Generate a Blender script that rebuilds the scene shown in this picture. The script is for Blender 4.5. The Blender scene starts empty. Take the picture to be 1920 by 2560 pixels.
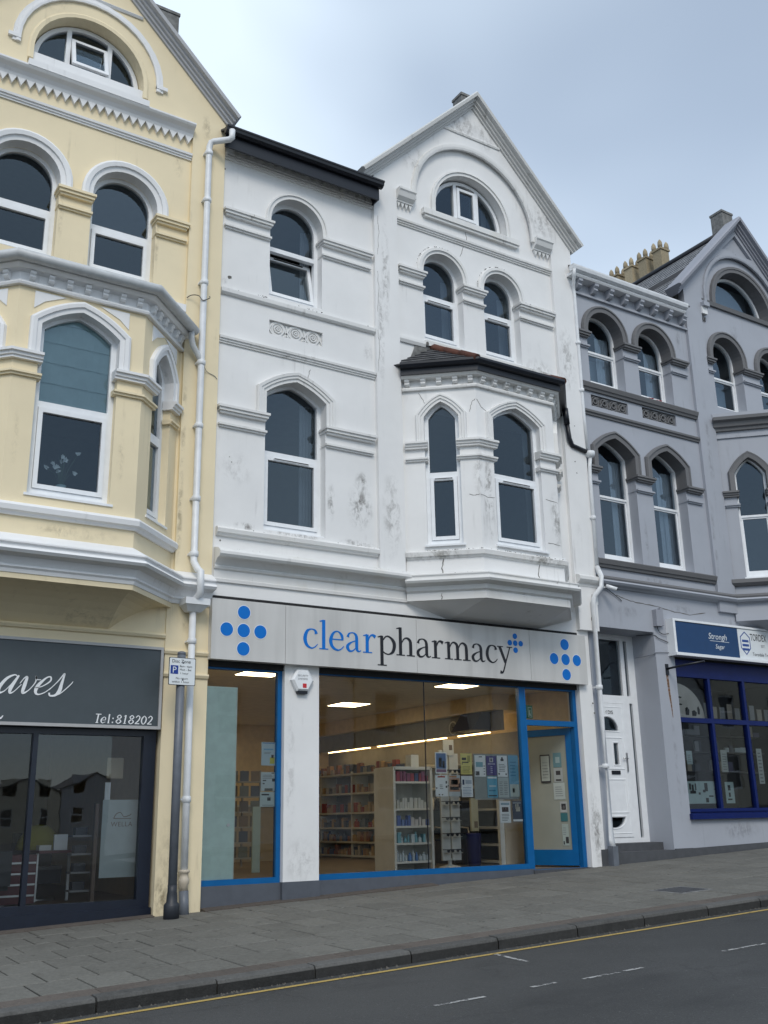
import bpy, math, random
from mathutils import Vector, Matrix
from mathutils.geometry import tessellate_polygon

random.seed(7)
SC = bpy.context.scene
COL = SC.collection
PI = math.pi

# ------------------------------------------------------------------ camera
def make_camera():
    pitch, yaw, roll = 0.293765, 0.567912, -0.018957
    cy, sy, cp, sp = math.cos(yaw), math.sin(yaw), math.cos(pitch), math.sin(pitch)
    w = Vector((sy*cp, cy*cp, sp)); r0 = Vector((cy, -sy, 0)); u0 = r0.cross(w)
    c, s = math.cos(roll), math.sin(roll)
    r, u = c*r0 + s*u0, -s*r0 + c*u0
    cam = bpy.data.cameras.new('camera')
    cam.sensor_fit = 'VERTICAL'; cam.sensor_height = 24.0; cam.lens = 24.0*2527.0/2560.0
    cam.clip_start = 0.1; cam.clip_end = 3000
    o = bpy.data.objects.new('camera', cam); COL.objects.link(o)
    m = Matrix.Identity(4)
    for i, v in enumerate((r, u, -w)):
        for j in range(3): m[j][i] = v[j]
    m.translation = Vector((0, -11.8, 1.5))
    o.matrix_world = m
    SC.camera = o
make_camera()

# ------------------------------------------------------------------ world, sun, exposure
SUN_EL, SUN_AZ = math.radians(43), math.radians(206)     # azimuth clockwise from +Y: behind the camera, to its left
world = bpy.data.worlds.new('World'); SC.world = world; world.use_nodes = True
def make_sky():
    nt = world.node_tree; nt.nodes.clear(); L = nt.links.new
    out = nt.nodes.new('ShaderNodeOutputWorld'); bg = nt.nodes.new('ShaderNodeBackground')
    sky = nt.nodes.new('ShaderNodeTexSky'); sky.sky_type = 'NISHITA'; sky.sun_disc = False
    sky.sun_elevation = SUN_EL; sky.sun_rotation = SUN_AZ
    sky.air_density = 1.0; sky.dust_density = 0.3; sky.ozone_density = 2.5; sky.altitude = 20
    tc = nt.nodes.new('ShaderNodeTexCoord')
    mp = nt.nodes.new('ShaderNodeMapping'); mp.inputs['Scale'].default_value = (1.0, 1.0, 1.5)
    mp.inputs['Location'].default_value = (-3.31, -0.49, -2.25)
    n1 = nt.nodes.new('ShaderNodeTexNoise'); n1.inputs['Scale'].default_value = 1.7
    n1.inputs['Detail'].default_value = 3.0; n1.inputs['Roughness'].default_value = 0.42
    n1.inputs['Distortion'].default_value = 0.35
    r1 = nt.nodes.new('ShaderNodeMapRange'); r1.inputs[1].default_value = 0.32; r1.inputs[2].default_value = 0.62
    r1.inputs[3].default_value = 0.37; r1.inputs[4].default_value = 1.0
    L(tc.outputs['Generated'], mp.inputs['Vector']); L(mp.outputs[0], n1.inputs['Vector']); L(n1.outputs['Fac'], r1.inputs[0])
    # a layer of thin bright cloud over the blue
    cl = nt.nodes.new('ShaderNodeRGB'); cl.outputs[0].default_value = (6.75, 7.9, 9.15, 1)
    mx = nt.nodes.new('ShaderNodeMix'); mx.data_type = 'RGBA'
    L(r1.outputs[0], mx.inputs[0]); L(sky.outputs[0], mx.inputs[6]); L(cl.outputs[0], mx.inputs[7])
    L(mx.outputs[2], bg.inputs[0]); bg.inputs[1].default_value = 0.12
    L(bg.outputs[0], out.inputs[0])
make_sky()
sun = bpy.data.lights.new('sun', 'SUN'); sun.energy = 1.45; sun.angle = math.radians(22); sun.color = (1.0, 0.93, 0.83)
so = bpy.data.objects.new('sun', sun); COL.objects.link(so)
sd = Vector((math.sin(SUN_AZ)*math.cos(SUN_EL), math.cos(SUN_AZ)*math.cos(SUN_EL), math.sin(SUN_EL)))
so.rotation_euler = (-sd).to_track_quat('-Z', 'Y').to_euler(); so.location = (0, -11, 30)
SC.view_settings.view_transform = 'Standard'; SC.view_settings.look = 'None'
SC.view_settings.gamma = 1.0; SC.view_settings.use_curve_mapping = False
SC.view_settings.exposure = 0.08
try:
    SC.cycles.use_denoising = True
    SC.cycles.max_bounces = 8; SC.cycles.diffuse_bounces = 4; SC.cycles.glossy_bounces = 4
    SC.cycles.transparent_max_bounces = 16; SC.cycles.caustics_reflective = False; SC.cycles.caustics_refractive = False
    SC.cycles.sample_clamp_indirect = 6.0
except Exception:
    pass

# ------------------------------------------------------------------ mesh helpers
WLOC = {}
class Fr:
    """a wall plane: a runs along u, b runs up, d stands out towards the street"""
    def __init__(s, o, u, n): s.o, s.u, s.n = Vector(o), Vector(u).normalized(), Vector(n).normalized()
    def p(s, a, b, d=0.0): return s.o + s.u*a + Vector((0, 0, b)) + s.n*d
F0 = Fr((0, 0, 0), (1, 0, 0), (0, -1, 0))
def facet(p, q):
    """plane from plan point p to plan point q (left to right seen from the street)"""
    p, q = Vector((p[0], p[1], 0)), Vector((q[0], q[1], 0)); u = (q-p).normalized()
    return Fr(p, u, (u.y, -u.x, 0)), (q-p).length

def area2(r): return sum(r[i][0]*r[(i+1) % len(r)][1]-r[(i+1) % len(r)][0]*r[i][1] for i in range(len(r)))

class MB:
    def __init__(s): s.v, s.f, s.sm = [], [], []
    def face(s, pts, smooth=False):
        k = len(s.v); s.v += [Vector(p) for p in pts]; s.f.append(tuple(range(k, k+len(pts)))); s.sm.append(smooth)
    def box(s, x0, x1, y0, y1, z0, z1):
        P = [(x0, y0, z0), (x1, y0, z0), (x1, y1, z0), (x0, y1, z0), (x0, y0, z1), (x1, y0, z1), (x1, y1, z1), (x0, y1, z1)]
        return s.hexa(P)
    def hexa(s, P):
        k = len(s.v); s.v += [Vector(p) for p in P]
        for q in ((0, 3, 2, 1), (4, 5, 6, 7), (0, 1, 5, 4), (1, 2, 6, 5), (2, 3, 7, 6), (3, 0, 4, 7)):
            s.f.append(tuple(k+i for i in q)); s.sm.append(False)
        return s
    def fbox(s, F, a0, a1, b0, b1, d0, d1):
        return s.hexa([F.p(a0, b0, d1), F.p(a1, b0, d1), F.p(a1, b0, d0), F.p(a0, b0, d0), F.p(a0, b1, d1), F.p(a1, b1, d1), F.p(a1, b1, d0), F.p(a0, b1, d0)])
    def plate(s, F, outer, holes=(), d0=0.0, d1=-0.3, back=True):
        """flat plate with holes, front at d0, back at d1"""
        rings = [list(outer) if area2(outer) > 0 else list(outer)[::-1]]
        rings += [list(h) if area2(h) < 0 else list(h)[::-1] for h in holes]
        flat = [q for r in rings for q in r]
        tri = tessellate_polygon([[Vector((q[0], q[1], 0)) for q in r] for r in rings])
        k = len(s.v); n = len(flat)
        s.v += [F.p(q[0], q[1], d0) for q in flat]+[F.p(q[0], q[1], d1) for q in flat]
        for t in tri:
            a, b, c = (flat[i] for i in t)
            cr = (b[0]-a[0])*(c[1]-a[1])-(c[0]-a[0])*(b[1]-a[1])
            if abs(cr) < 1e-12: continue
            t = t if cr > 0 else t[::-1]
            s.f.append(tuple(k+i for i in t)); s.sm.append(False)
            if back: s.f.append(tuple(k+n+i for i in t[::-1])); s.sm.append(False)
        j = 0
        for r in rings:
            m = len(r)
            for i in range(m):
                a, b = k+j+i, k+j+(i+1) % m
                s.f.append((a, a+n, b+n, b)); s.sm.append(False)
            j += m
        return s
    def sweep(s, path, prof, N, sgn=1, closed=False, smooth=False):
        """profile (a to the side, b along N) swept along a planar path with mitred corners"""
        path = [Vector(p) for p in path]; N = Vector(N); m = len(path)
        T = [(path[(i+1) % m]-path[i]).normalized() for i in range(m if closed else m-1)]
        k = len(s.v); q = len(prof)
        for i in range(m):
            if closed: t1, t2 = T[i-1], T[i]
            else: t1, t2 = T[max(i-1, 0)], T[min(i, m-2)]
            s1, s2 = N.cross(t1)*sgn, N.cross(t2)*sgn
            S = (s1+s2)/max(0.25, 1+s1.dot(s2))
            s.v += [path[i]+S*a+N*b for a, b in prof]
        for i in range(m if closed else m-1):
            i2 = (i+1) % m
            for j in range(q):
                j2 = (j+1) % q
                s.f.append((k+i*q+j, k+i2*q+j, k+i2*q+j2, k+i*q+j2)); s.sm.append(smooth)
        if not closed:
            s.f.append(tuple(k+j for j in range(q))[::-1]); s.f.append(tuple(k+(m-1)*q+j for j in range(q))); s.sm += [False, False]
        return s
    def tube(s, path, r, seg=12, caps=True, r2=None):
        path = [Vector(p) for p in path]; m = len(path); k = len(s.v)
        up = Vector((0, 0, 1)); t0 = (path[1]-path[0]).normalized()
        if abs(t0.dot(up)) > .9: up = Vector((1, 0, 0))
        for i in range(m):
            t = ((path[min(i+1, m-1)]-path[i]).normalized()+(path[i]-path[max(i-1, 0)]).normalized()).normalized()
            a = t.cross(up).normalized(); b = a.cross(t); rr = r if r2 is None else r+(r2-r)*i/(m-1)
            s.v += [path[i]+a*math.cos(2*PI*j/seg)*rr+b*math.sin(2*PI*j/seg)*rr for j in range(seg)]
        for i in range(m-1):
            for j in range(seg):
                j2 = (j+1) % seg; s.f.append((k+i*seg+j, k+i*seg+j2, k+(i+1)*seg+j2, k+(i+1)*seg+j)); s.sm.append(True)
        if caps:
            s.f.append(tuple(k+j for j in range(seg))[::-1]); s.f.append(tuple(k+(m-1)*seg+j for j in range(seg))); s.sm += [False, False]
        return s
    def lathe(s, c, prof, seg=16):
        """prof: (radius, z) from bottom to top round a vertical axis at c"""
        c = Vector(c); k = len(s.v); q = len(prof)
        for r, z in prof: s.v += [c+Vector((math.cos(2*PI*j/seg)*r, math.sin(2*PI*j/seg)*r, z)) for j in range(seg)]
        for i in range(q-1):
            for j in range(seg):
                j2 = (j+1) % seg; s.f.append((k+i*seg+j, k+i*seg+j2, k+(i+1)*seg+j2, k+(i+1)*seg+j)); s.sm.append(True)
        s.f.append(tuple(k+j for j in range(seg))[::-1]); s.f.append(tuple(k+(q-1)*seg+j for j in range(seg))); s.sm += [False, False]
        return s
    def stroke(s, F, pts, d0, d1, n=7):
        """pen stroke: pts = (a, b, width), smoothed; a raised ribbon"""
        P = [pts[0]]+list(pts)+[pts[-1]]; S = []
        if len(pts) == 2: S = [pts[0], pts[1]]
        else:
            for i in range(1, len(P)-2):
                for j in range(n):
                    t = j/n; q = []
                    for e in range(3):
                        p0, p1, p2, p3 = P[i-1][e], P[i][e], P[i+1][e], P[i+2][e]
                        q.append(.5*(2*p1+(p2-p0)*t+(2*p0-5*p1+4*p2-p3)*t*t+(3*p1-p0-3*p2+p3)*t**3))
                    S.append(q)
            S.append(pts[-1])
        k = len(s.v); m = len(S)
        for i in range(m):
            a, b = S[max(i-1, 0)], S[min(i+1, m-1)]; dx, dy = b[0]-a[0], b[1]-a[1]; l = math.hypot(dx, dy) or 1
            nx, ny = -dy/l*S[i][2]/2, dx/l*S[i][2]/2
            for d in (d0, d1):
                s.v.append(F.p(S[i][0]+nx, S[i][1]+ny, d)); s.v.append(F.p(S[i][0]-nx, S[i][1]-ny, d))
        for i in range(m-1):
            a, b = k+i*4, k+(i+1)*4
            for q in ((a, a+1, b+1, b), (a+2, b+2, b+3, a+3), (a, b, b+2, a+2), (a+1, a+3, b+3, b+1)): s.f.append(q); s.sm.append(False)
        for a in (k, k+(m-1)*4): s.f.append((a, a+2, a+3, a+1)); s.sm.append(False)
        return s
    def mesh(s, name, mat, origin):
        me = bpy.data.meshes.new(name)
        me.from_pydata([tuple(v-origin) for v in s.v], [], s.f)
        for p, q in zip(me.polygons, s.sm): p.use_smooth = q
        me.materials.append(mat)
        return me
    def build(s, name, mat, parent=None, fix=True):
        xs, ys, zs = [v.x for v in s.v], [v.y for v in s.v], [v.z for v in s.v]
        c = Vector(((min(xs)+max(xs))/2, (min(ys)+max(ys))/2, min(zs)))
        me = s.mesh(name, mat, c)
        if fix:
            import bmesh
            bm = bmesh.new(); bm.from_mesh(me); bmesh.ops.recalc_face_normals(bm, faces=bm.faces); bm.to_mesh(me); bm.free()
        return put(name, me, c, parent)
def put(name, me, loc, parent=None, rot=None):
    o = bpy.data.objects.new(name, me); COL.objects.link(o)
    loc = Vector(loc)
    if parent is not None:
        o.parent = parent; o.location = loc-WLOC[parent]
    else: o.location = loc
    if rot: o.rotation_euler = rot
    WLOC[o] = loc
    return o
def thing(name, label, cat, loc, group=None):
    o = put(name, None, loc); o.empty_display_size = .2
    return tag(o, label, cat, group)
def tag(o, label, cat, group=None, kind=None):
    o['label'] = label; o['category'] = cat
    if group: o['group'] = group
    if kind: o['kind'] = kind
    return o
def struct(o, kind='structure'):
    o['kind'] = kind; return o
def fbox(name, m, parent, F, a0, a1, b0, b1, d0, d1): return MB().fbox(F, a0, a1, b0, b1, d0, d1).build(name, m, parent)
def wbox(name, m, parent, x0, x1, y0, y1, z0, z1): return MB().box(x0, x1, y0, y1, z0, z1).build(name, m, parent)

# ------------------------------------------------------------------ materials
class NT:
    def __init__(s, name):
        s.m = bpy.data.materials.new(name); s.m.use_nodes = True; s.t = s.m.node_tree; s.t.nodes.clear()
        s.out = s.n('ShaderNodeOutputMaterial'); s._pos = None
    def n(s, kind, **k):
        x = s.t.nodes.new(kind)
        for a, b in k.items(): setattr(x, a, b)
        return x
    def l(s, a, b): s.t.links.new(a, b)
    def val(s, sock, v):
        if hasattr(v, 'is_output') or hasattr(v, 'links'): s.l(v, sock)
        else: sock.default_value = v
    @property
    def pos(s):
        if s._pos is None: s._pos = s.n('ShaderNodeNewGeometry').outputs['Position']
        return s._pos
    def map(s, scale=(1, 1, 1), loc=(0, 0, 0)):
        m = s.n('ShaderNodeMapping'); s.l(s.pos, m.inputs[0]); m.inputs['Scale'].default_value = scale; m.inputs['Location'].default_value = loc
        return m.outputs[0]
    def noise(s, scale, detail=4, rough=.55, vec=None, dist=0):
        x = s.n('ShaderNodeTexNoise'); s.l(vec or s.pos, x.inputs['Vector']); x.inputs['Scale'].default_value = scale
        x.inputs['Detail'].default_value = detail; x.inputs['Roughness'].default_value = rough; x.inputs['Distortion'].default_value = dist
        return x.outputs['Fac']
    def ramp(s, v, a, b, lo=0., hi=1.):
        r = s.n('ShaderNodeMapRange'); s.val(r.inputs[0], v)
        for i, q in enumerate((a, b, lo, hi)): r.inputs[i+1].default_value = q
        r.interpolation_type = 'SMOOTHSTEP'
        return r.outputs[0]
    def math(s, op, a, b=0.):
        x = s.n('ShaderNodeMath', operation=op); s.val(x.inputs[0], a); s.val(x.inputs[1], b); return x.outputs[0]
    def mix(s, f, a, b):
        x = s.n('ShaderNodeMix', data_type='RGBA'); s.val(x.inputs[0], f)
        for i, q in ((6, a), (7, b)): s.val(x.inputs[i], (*q, 1) if isinstance(q, tuple) and len(q) == 3 else q)
        return x.outputs[2]
    def hsv(s, col, v):
        x = s.n('ShaderNodeHueSaturation'); s.val(x.inputs['Color'], (*col, 1) if isinstance(col, tuple) else col); s.val(x.inputs['Value'], v); return x.outputs[0]
    def bump(s, h, strength, dist=.01, nrm=None):
        x = s.n('ShaderNodeBump'); s.l(h, x.inputs['Height']); x.inputs['Strength'].default_value = strength; x.inputs['Distance'].default_value = dist
        if nrm: s.l(nrm, x.inputs['Normal'])
        return x.outputs[0]
    def bsdf(s, col, rough=.5, nrm=None, metal=0., spec=.5, **k):
        b = s.n('ShaderNodeBsdfPrincipled'); s.val(b.inputs['Base Color'], (*col, 1) if isinstance(col, tuple) else col)
        s.val(b.inputs['Roughness'], rough); b.inputs['Metallic'].default_value = metal; b.inputs['Specular IOR Level'].default_value = spec
        if nrm: s.l(nrm, b.inputs['Normal'])
        for a, q in k.items(): s.val(b.inputs[a], q)
        s.l(b.outputs[0], s.out.inputs[0]); return b

def plain(name, col, rough=.5, metal=0., spec=.5, var=.06, bump=.0, scale=8.):
    t = NT(name); n = t.noise(scale, 3)
    c = t.hsv(col, t.ramp(n, .3, .7, 1-var, 1+var))
    t.bsdf(c, rough, t.bump(t.noise(90, 2), bump, .004) if bump else None, metal, spec)
    return t.m
def render_paint(name, col, dirt=(.16, .15, .13), amt=.3, rough=.62, stains=(), fine=.18, wavy=.25, yellowing=None):
    """masonry paint over render: faint patches, vertical streaks, soot specks, stains with a shape of their own"""
    t = NT(name)
    big = t.noise(.9, 4, .6); c = t.hsv(col, t.ramp(big, .3, .7, .955, 1.035))
    if yellowing: c = t.mix(t.math('MULTIPLY', t.ramp(t.noise(1.7, 4, .6, t.map((1, 1, .45), (4, 2, 7))), .5, .75), .45), c, yellowing)
    streak = t.noise(5, 5, .62, t.map((2.2, 2.2, .16)), .2)
    patch = t.ramp(t.noise(1.3, 4, .65, t.map((1, 1, 1), (9, 3, 1))), .48, .72)
    f = t.math('MULTIPLY', t.math('MULTIPLY', t.ramp(streak, .52, .78), patch), amt)
    c = t.mix(f, c, dirt)
    speck = t.ramp(t.noise(42, 2, .5), .70, .80); f2 = t.math('MULTIPLY', t.math('MULTIPLY', speck, patch), amt*.9)
    c = t.mix(f2, c, dirt)
    if stains:
        sep = t.n('ShaderNodeSeparateXYZ'); t.l(t.pos, sep.inputs[0])
        blot = t.noise(9, 6, .72, t.map((1, 1, .6)), .3); tot = None
        for (sx, sz, rx, rz, k) in stains:
            dx = t.math('DIVIDE', t.math('SUBTRACT', sep.outputs[0], sx), rx); dz = t.math('DIVIDE', t.math('SUBTRACT', sep.outputs[2], sz), rz)
            r = t.math('SQRT', t.math('ADD', t.math('MULTIPLY', dx, dx), t.math('MULTIPLY', dz, dz)))
            g = t.math('MULTIPLY', t.ramp(r, .15, 1.0, 1., 0.), k)
            tot = g if tot is None else t.math('MAXIMUM', tot, g)
        c = t.mix(t.math('MULTIPLY', tot, t.ramp(blot, .42, .66)), c, dirt)
    h = t.math('ADD', t.math('MULTIPLY', t.noise(55, 3), fine), t.math('MULTIPLY', t.noise(2.6, 3), 1.2))
    t.bsdf(c, t.ramp(big, .3, .7, rough-.08, rough+.08), t.bump(h, wavy, .012), spec=.35)
    return t.m
def glass_mat(name, tint=(.82, .86, .86), gain=1.7, wob=.022, refl=(.95, .97, 1)):
    t = NT(name)
    tr = t.n('ShaderNodeBsdfTransparent'); tr.inputs[0].default_value = (*tint, 1)
    gl = t.n('ShaderNodeBsdfGlossy'); gl.inputs['Roughness'].default_value = .0; gl.inputs[0].default_value = (*refl, 1)
    nr = t.bump(t.noise(1.6, 2), wob, .05); t.l(nr, gl.inputs['Normal'])
    fr = t.n('ShaderNodeFresnel'); fr.inputs[0].default_value = 1.5
    mx = t.n('ShaderNodeMixShader'); t.l(t.math('MINIMUM', t.math('MULTIPLY', fr.outputs[0], t.math('MULTIPLY', t.ramp(t.n('ShaderNodeObjectInfo').outputs['Random'], 0, 1, .78, 1.22), gain)), .95), mx.inputs[0])
    t.l(tr.outputs[0], mx.inputs[1]); t.l(gl.outputs[0], mx.inputs[2]); t.l(mx.outputs[0], t.out.inputs[0])
    return t.m
def emit(name, col, s):
    t = NT(name); e = t.n('ShaderNodeEmission'); e.inputs[0].default_value = (*col, 1); e.inputs[1].default_value = s
    t.l(e.outputs[0], t.out.inputs[0]); return t.m
def rnd_mat(name, col, rough, var, noise_scale=30, bump=.2, spots=None, spec=.3):
    """pieces that differ a little from one another (Object Info random)"""
    t = NT(name); oi = t.n('ShaderNodeObjectInfo')
    k = t.math('ADD', t.ramp(oi.outputs['Random'], 0, 1, 1-var, 1+var), t.ramp(t.noise(noise_scale, 5, .7), .3, .7, -.16, .16))
    c = t.hsv(col, k)
    if spots:
        c = t.mix(t.ramp(t.noise(2.1, 5, .7), .50, .74, 0, .6), c, spots)
        c = t.mix(t.ramp(t.noise(55, 3, .6), .62, .72, 0, .45), c, tuple(min(1, x*1.9) for x in col)); c = t.mix(t.ramp(t.noise(48, 3, .6, t.map((1, 1, 1), (5, 5, 5))), .62, .72, 0, .5), c, tuple(x*.45 for x in col))
    t.bsdf(c, rough, t.bump(t.noise(70, 3, .6), bump, .006), spec=spec)
    return t.m

WHITE_STAINS = ((7.13, 5.75, .26, .42, .95), (7.16, 6.12, .14, .2, .9), (6.65, 5.75, .08, .35, .8), (7.63, 5.7, .22, .8, .55), (5.35, 5.22, .2, .07, 1.), (6.1, 5.2, .5, .09, .9),
    (7.1, 5.2, .35, .08, .9), (7.6, 9.6, .1, 1.2, .6), (7.5, 8.6, .08, 1.2, .6), (9.2, 13.0, .5, .35, .7), (8.2, 11.9, .3, .4, .5), (10.9, 11.6, .5, .4, .6), (11.3, 9.0, .25, .8, .55), (9.75, 13.0, .25, .5, .5),
    (8.9, 6.0, .12, .9, .95), (8.75, 6.3, .1, .5, .6), (10.2, 5.8, .16, .6, .75), (10.7, 8.7, .4, .25, .7), (8.2, 5.1, .5, .12, .7), (9.8, 5.12, .6, .1, .8), (5.2, 6.0, .3, .3, .35), (7.3, 8.2, .12, .2, .4), (11.2, 1.3, .16, .7, .8), (6.2, 1.0, .3, .35, .35), (6.05, 2.1, .09, 1.1, .3), (4.95, 8.75, .06, .08, .9))
M = {}
M['white_wall'] = render_paint('white_wall_paint', (.775, .775, .77), (.17, .16, .15), .42, stains=WHITE_STAINS)
M['white_trim'] = render_paint('white_trim_paint', (.74, .74, .73), (.13, .12, .10), 1.0, stains=WHITE_STAINS, fine=.1, wavy=.18, yellowing=(.62, .59, .52))
M['cream_wall'] = render_paint('cream_wall_paint', (.80, .69, .475), (.26, .21, .13), .5, stains=((4.4, .7, .12, .35, .9), (4.5, 1.0, .3, .9, .3), (4.42, 6.3, .05, 1.2, .6), (4.42, 5.2, .05, .8, .7), (3.95, 9.0, .04, .5, .5), (2.66, 9.0, .04, .5, .5), (4.2, 10.4, .10, .35, .4), (2.3, 12.3, .4, .3, .35), (4.6, 11.1, .12, .3, .5), (3.4, 5.6, .06, .5, .35), (2.2, 5.6, .05, .5, .35), (2.9, 4.62, .7, .10, .45), (4.6, 3.85, .2, .15, .45), (3.3, 3.8, .6, .12, .4)), wavy=.3)
M['cream_low'] = M['cream_wall']
M['cream_trim'] = render_paint('cream_trim_white_paint', (.78, .785, .79), (.2, .2, .19), .5, fine=.08, wavy=.12)
M['grey_wall'] = render_paint('lilac_grey_wall_paint', (.375, .395, .440), (.13, .13, .135), .6, stains=((15.35, 6.0, .25, .6, .5), (15.2, 11.4, .2, .4, .5), (14.5, 1.2, .6, .2, .6), (14.75, 8.0, .08, 1.6, .45), (14.6, 6.2, .06, 1.0, .45), (12.9, 6.0, .06, .5, .5), (13.0, 5.3, .5, .08, .5), (12.2, 8.42, .4, .06, .4), (16.0, 10.7, .2, .3, .4), (13.1, 2.3, .06, 1.2, .35), (12.3, 4.7, .4, .12, .4), (13.6, 4.85, .5, .1, .4), (14.3, 10.2, .08, .4, .5), (11.7, 9.3, .05, .5, .4)), wavy=.25)
M['grey_trim'] = render_paint('dark_grey_trim_paint', (.155, .155, .160), (.06, .06, .06), .5, fine=.08, wavy=.12)
M['upvc'] = plain('white_plastic_frame', (.80, .82, .84), .32, var=.03)
M['pipe'] = plain('white_plastic_pipe', (.72, .74, .76), .4, var=.05)
M['pipe_grey'] = plain('aged_white_gutter', (.52, .54, .55), .45, var=.08)
M['black'] = plain('black_plastic', (.006, .008, .014), .42, var=.1)
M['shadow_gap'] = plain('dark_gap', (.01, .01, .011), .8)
M['navy'] = plain('dark_navy_paint', (.006, .010, .022), .35, var=.1)
M['blue'] = plain('bright_blue_aluminium', (.003, .105, .30), .4, spec=.3, var=.05)
M['blue_dot'] = plain('bright_blue_vinyl', (.001, .155, .56), .45, spec=.25, var=.02)
M['ink'] = plain('black_vinyl', (.006, .006, .010), .35, var=.02)
M['royal'] = plain('royal_blue_paint', (.003, .012, .10), .42, spec=.25, var=.08)
M['grey_panel'] = plain('grey_plinth_panel', (.085, .095, .115), .5, var=.06)
M['plinth'] = plain('dark_grey_plinth_paint', (.07, .073, .08), .6, var=.1, bump=.2)
M['post'] = plain('grey_post_paint', (.13, .145, .17), .45, var=.08)
M['glass'] = glass_mat('window_glass', (.80, .86, .90), 2.1, refl=(.72, .88, 1.0))
M['shop_glass'] = glass_mat('shop_glass', (.96, .97, .95), 1.25)
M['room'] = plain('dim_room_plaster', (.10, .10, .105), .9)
M['concrete'] = plain('weathered_concrete', (.17, .17, .165), .9, var=.25, bump=.4, scale=14)
M['paper'] = plain('white_paper', (.72, .76, .78), .7, var=.02)
M['shelf'] = plain('white_shelf_metal', (.62, .63, .60), .5, var=.03)
M['mint'] = plain('mint_frosted_panel', (.68, .88, .83), .45, var=.05)
M['ceiling'] = plain('shop_ceiling', (.74, .66, .50), .9)
M['shopwall'] = plain('shop_cream_wall', (.74, .60, .36), .85)
M['fascia_grey'] = plain('shop_grey_fascia', (.25, .25, .25), .6)
M['shopfloor'] = plain('shop_vinyl_floor', (.16, .13, .10), .55, var=.1)
M['panel_light'] = emit('ceiling_panel_light', (1., .78, .46), 8.5)
M['strip_light'] = emit('shelf_strip_light', (1., .70, .32), 9.)
M['red'] = plain('dark_red_plastic', (.09, .008, .014), .35)
M['terracotta'] = rnd_mat('terracotta_ridge', (.10, .042, .030), .8, .2)
M['steel'] = plain('bright_steel', (.5, .5, .5), .3, metal=1.)
def slate_mat():
    t = NT('roof_slate'); oi = t.n('ShaderNodeObjectInfo')
    c = t.mix(t.ramp(t.noise(7, 4, .6), .35, .7), (.045, .047, .052), (.12, .12, .125)); t.bsdf(c, .6, t.bump(t.noise(30, 3), .3, .01)); return t.m
M['slate'] = slate_mat()
def silver_mat():
    """brushed silver sign sheet with run-down dirt"""
    t = NT('silver_sign_sheet')
    st = t.noise(2.2, 4, .5, t.map((2.0, 2.0, .22)), .1); f = t.ramp(st, .42, .72)
    c = t.mix(t.math('MULTIPLY', f, .30), (.60, .59, .57), (.33, .325, .31))
    c = t.hsv(c, t.ramp(t.noise(.8, 3), .3, .7, .93, 1.06))
    t.bsdf(c, .42, None, .08, .5); return t.m
M['silver'] = silver_mat()
def asphalt_mat():
    t = NT('asphalt')
    c = t.mix(t.ramp(t.noise(.5, 4, .6), .3, .7), (.041, .042, .042), (.061, .062, .062))
    c = t.mix(t.ramp(t.noise(75, 3, .7), .57, .68, 0, .6), c, (.12, .12, .12)); c = t.mix(t.ramp(t.noise(36, 4, .75), .60, .70, 0, .75), c, (.15, .15, .148)); c = t.mix(t.ramp(t.noise(30, 4, .75, t.map((1, 1, 1), (8, 1, 5))), .60, .70, 0, .7), c, (.014, .015, .016)); c = t.mix(t.ramp(t.noise(.9, 5, .6, t.map((.35, 1, 1), (2, 7, 1))), .56, .7, 0, .5), c, (.026, .027, .028)); c = t.mix(t.ramp(t.noise(60, 3, .6, t.map((1, 1, 1), (3, 3, 3))), .60, .7, 0, .7), c, (.018, .019, .02))
    c = t.mix(t.ramp(t.noise(3.0, 6, .7, t.map((.5, 1, 1))), .62, .75, 0, .35), c, (.075, .074, .07))
    cr = t.n('ShaderNodeTexVoronoi', feature='DISTANCE_TO_EDGE'); cr.inputs['Scale'].default_value = .35
    wv = t.n('ShaderNodeVectorMath', operation='ADD'); t.l(t.pos, wv.inputs[0])
    nn = t.n('ShaderNodeTexNoise'); t.l(t.pos, nn.inputs['Vector']); nn.inputs['Scale'].default_value = 1.5; nn.inputs['Detail'].default_value = 5
    t.l(nn.outputs['Color'], wv.inputs[1]); t.l(wv.outputs[0], cr.inputs['Vector'])
    c = t.mix(t.math('MULTIPLY', t.ramp(cr.outputs['Distance'], .004, .012, .25, 0.), t.ramp(t.noise(.6, 2), .5, .6)), c, (.012, .012, .012))
    h = t.math('ADD', t.noise(190, 2, .7), t.math('MULTIPLY', t.noise(18, 3), .5))
    t.bsdf(c, .72, t.bump(h, .55, .008), spec=.4); return t.m
M['asphalt'] = asphalt_mat()
M['slab'] = rnd_mat('paving_slab_concrete', (.144, .141, .126), .82, .085, 26, .4, (.085, .083, .074))
M['joint'] = plain('pavement_joint_dirt', (.018, .017, .015), .95, var=.2)
M['brownband'] = rnd_mat('brown_setts', (.108, .092, .080), .85, .14, 30, .4, (.065, .052, .045))
M['kerb'] = rnd_mat('granite_kerb', (.095, .094, .09), .8, .16, 40, .6, (.022, .022, .021))
def worn_paint(name, col, thr):
    t = NT(name); w = t.ramp(t.noise(14, 6, .75), thr, thr+.12)
    b = t.bsdf(t.mix(t.ramp(t.noise(150, 2), .6, .72, 0, .4), col, (.05, .05, .05)), .7)
    tr = t.n('ShaderNodeBsdfTransparent'); mx = t.n('ShaderNodeMixShader'); t.l(w, mx.inputs[0]); t.l(b.outputs[0], mx.inputs[1]); t.l(tr.outputs[0], mx.inputs[2]); t.l(mx.outputs[0], t.out.inputs[0])
    return t.m
M['yellow_line'] = worn_paint('worn_yellow_line', (.44, .31, .09), .57)
M['white_line'] = worn_paint('worn_white_line', (.38, .38, .37), .46)
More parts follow.
